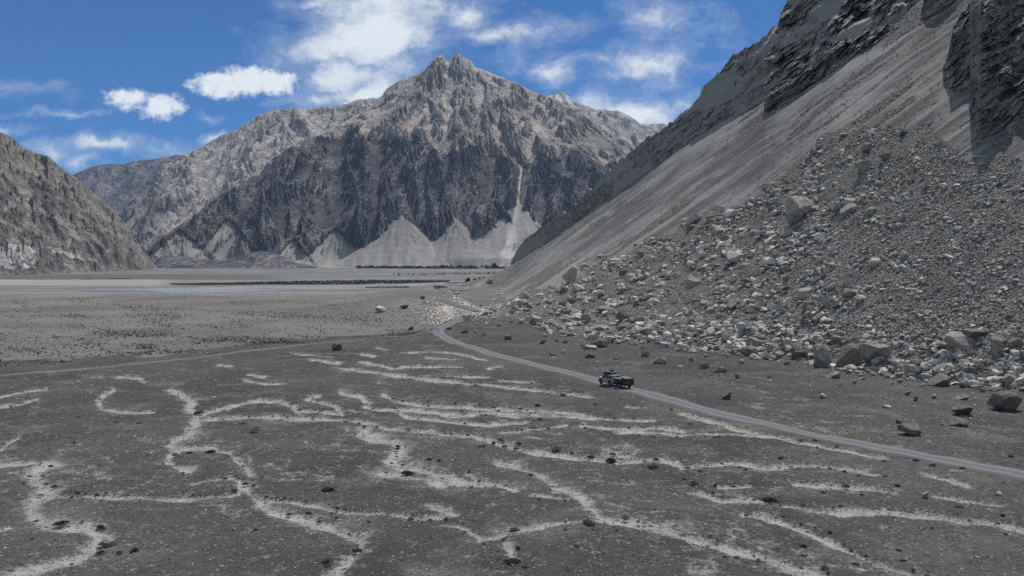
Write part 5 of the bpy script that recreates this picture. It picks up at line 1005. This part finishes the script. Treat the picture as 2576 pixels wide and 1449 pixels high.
def trailer(loc, rz):
    t = empty('trailer', loc, rz); tag(t, 'dark covered off-road trailer with pale rolled awning, towed behind the white vehicle', 'trailer')
    def bod(b): prism(b, [(-1.5, .62), (1.45, .62), (1.5, 1.05), (1.5, 1.45), (-1.5, 1.45), (-1.5, 1.05)], -.92, .92)
    part('body', bod, M['canvas'], t, .03)
    def cov(b):
        prism(b, [(-1.54, 1.453), (1.54, 1.453), (1.50, 1.62), (1.2, 1.72), (-1.3, 1.70), (-1.52, 1.60)], -.95, .95)
    part('cover', cov, M['canvas'], t, .06, 3, True); part('lid_panel', lambda b: box(b, -.45, .85, -1.28, .9, 1.715, 1.76), M['metal'], t, .02)
    rl = part('awning_roll', lambda b: bar(b, (-1.05, -.55, 1.60), (-1.05, 1.6, 1.60), .13, 16), M['roll'], t, .02); 
    for y in (-.3, .5, 1.3): part('strap', lambda b: cyl(b, .137, .137, .04, Matrix.Translation((-1.05, y, 1.60)) @ Matrix.Rotation(R(90), 4, 'X'), 16), M['black'], rl)
    for s in (-1, 1):
        def mg(b):
            n = 8; o_ = [(-.1 - .56 * math.cos(math.pi * k / n), .48 + .50 * math.sin(math.pi * k / n)) for k in range(n + 1)]; i_ = [(-.1 - .51 * math.cos(math.pi * k / n), .48 + .45 * math.sin(math.pi * k / n)) for k in range(n + 1)]; prism(b, o_ + i_[::-1], s * .925, s * 1.12)
        part('mudguard', mg, M['black'], t); wheel(t, s * .98, -.1, .41, .24, s); part('tail_lamp', lambda b: box(b, s * .78 - .08, s * .78 + .08, -1.535, -1.502, .72, .84), M['lamp'], t); part('corner_post', lambda b: bar(b, (s * .9, -1.56, .64), (s * .9, -1.56, 1.5), .03), M['black'], t)
    part('tailgate', lambda b: box(b, -.86, .86, -1.53, -1.503, .66, 1.40), M['canvas'], t, .01); part('plate', lambda b: box(b, -.62, -.30, -1.55, -1.532, .98, 1.14), M['metal'], t); part('axle', lambda b: (bar(b, (-.9, -.1, .41), (.9, -.1, .41), .05), box(b, -.3, .3, -.6, .4, .36, .619)), M['black'], t)
    part('drawbar', lambda b: (bar(b, (-.5, 1.48, .6), (0, 2.28, .5), .045), bar(b, (.5, 1.48, .6), (0, 2.28, .5), .045)), M['metal'], t); part('nose_box', lambda b: box(b, -.6, .6, 1.503, 1.80, .64, 1.15), M['black'], t, .03)
    return t
hd = math.atan2(.447, .894); gz = float(ground_h(np.array([17.]), np.array([154.]))[0]) + .1
vl = Vector((16.95, 154.6, gz)); vehicle(vl, hd)
tl = Vector((19.05, 150.5, float(ground_h(np.array([19.]), np.array([150.5]))[0]) + .1)); trailer(tl, hd)
Rm = Matrix.Rotation(hd, 4, 'Z')
def load(name, x, y, z, w, l, h, label, cat, mat, strap=True):
    t = empty(name, vl + Rm @ Vector((x, y, z)), hd); tag(t, label, cat)
    part('case', lambda b: box(b, -w / 2, w / 2, -l / 2, l / 2, 0, h * .8), mat, t, .03); part('lid', lambda b: box(b, -w / 2 - .02, w / 2 + .02, -l / 2 - .02, l / 2 + .02, h * .802, h), M['metal'], t, .02)
    for k in (-.25, .25): part('strap', lambda b: box(b, -w / 2 - .03, w / 2 + .03, k * l - .025, k * l + .025, .02, h + .012), M['black'], t)
load('storage_box', -.1, -.05, 2.093, 1.25, .95, .34, 'black storage box with grey lid at the front of the roof rack', 'storage box', M['black']); load('storage_box', -.1, -1.25, 2.093, 1.2, .95, .32, 'black storage box with grey lid at the rear of the roof rack', 'storage box', M['black'])
bg_ = empty('duffel_bag', vl + Rm @ Vector((.1, -.62, 2.44)), hd); tag(bg_, 'black duffel bag lying on top of the roof boxes', 'bag')
def duff(b):
    bmesh.ops.create_uvsphere(b, u_segments=18, v_segments=12, radius=1.0, matrix=Matrix.Translation((0, 0, .14)) @ Matrix.Diagonal((.48, .24, .16, 1)))
part('sack', duff, M['canvas'], bg_, 0, 2, True); part('handle', lambda b: (bar(b, (-.16, 0, .28), (-.1, 0, .36), .015), bar(b, (-.1, 0, .36), (.1, 0, .36), .015), bar(b, (.1, 0, .36), (.16, 0, .28), .015)), M['black'], bg_)


# ------------------------------------------------------------------ the air of the valley
def build_haze():
    bm = bmesh.new(); box(bm, -25000, 25000, -600, 15400, -36, 3400); bmesh.ops.recalc_face_normals(bm, faces=bm.faces); me = bpy.data.meshes.new('haze'); bm.to_mesh(me); bm.free()
    m = bpy.data.materials.new('haze_air'); m.use_nodes = True; nt = m.node_tree; nt.nodes.remove(nt.nodes['Principled BSDF'])
    v = N(nt, 'ShaderNodeVolumePrincipled'); v.inputs['Color'].default_value = (0.44, 0.64, 1.0, 1); v.inputs['Density'].default_value = 1.6e-5; v.inputs['Anisotropy'].default_value = 0.0
    nt.links.new(v.outputs[0], nt.nodes['Material Output'].inputs['Volume']); o = link('haze', me, m); tag(o, 'thin bluish air filling the valley', 'haze', kind='stuff')
build_haze()
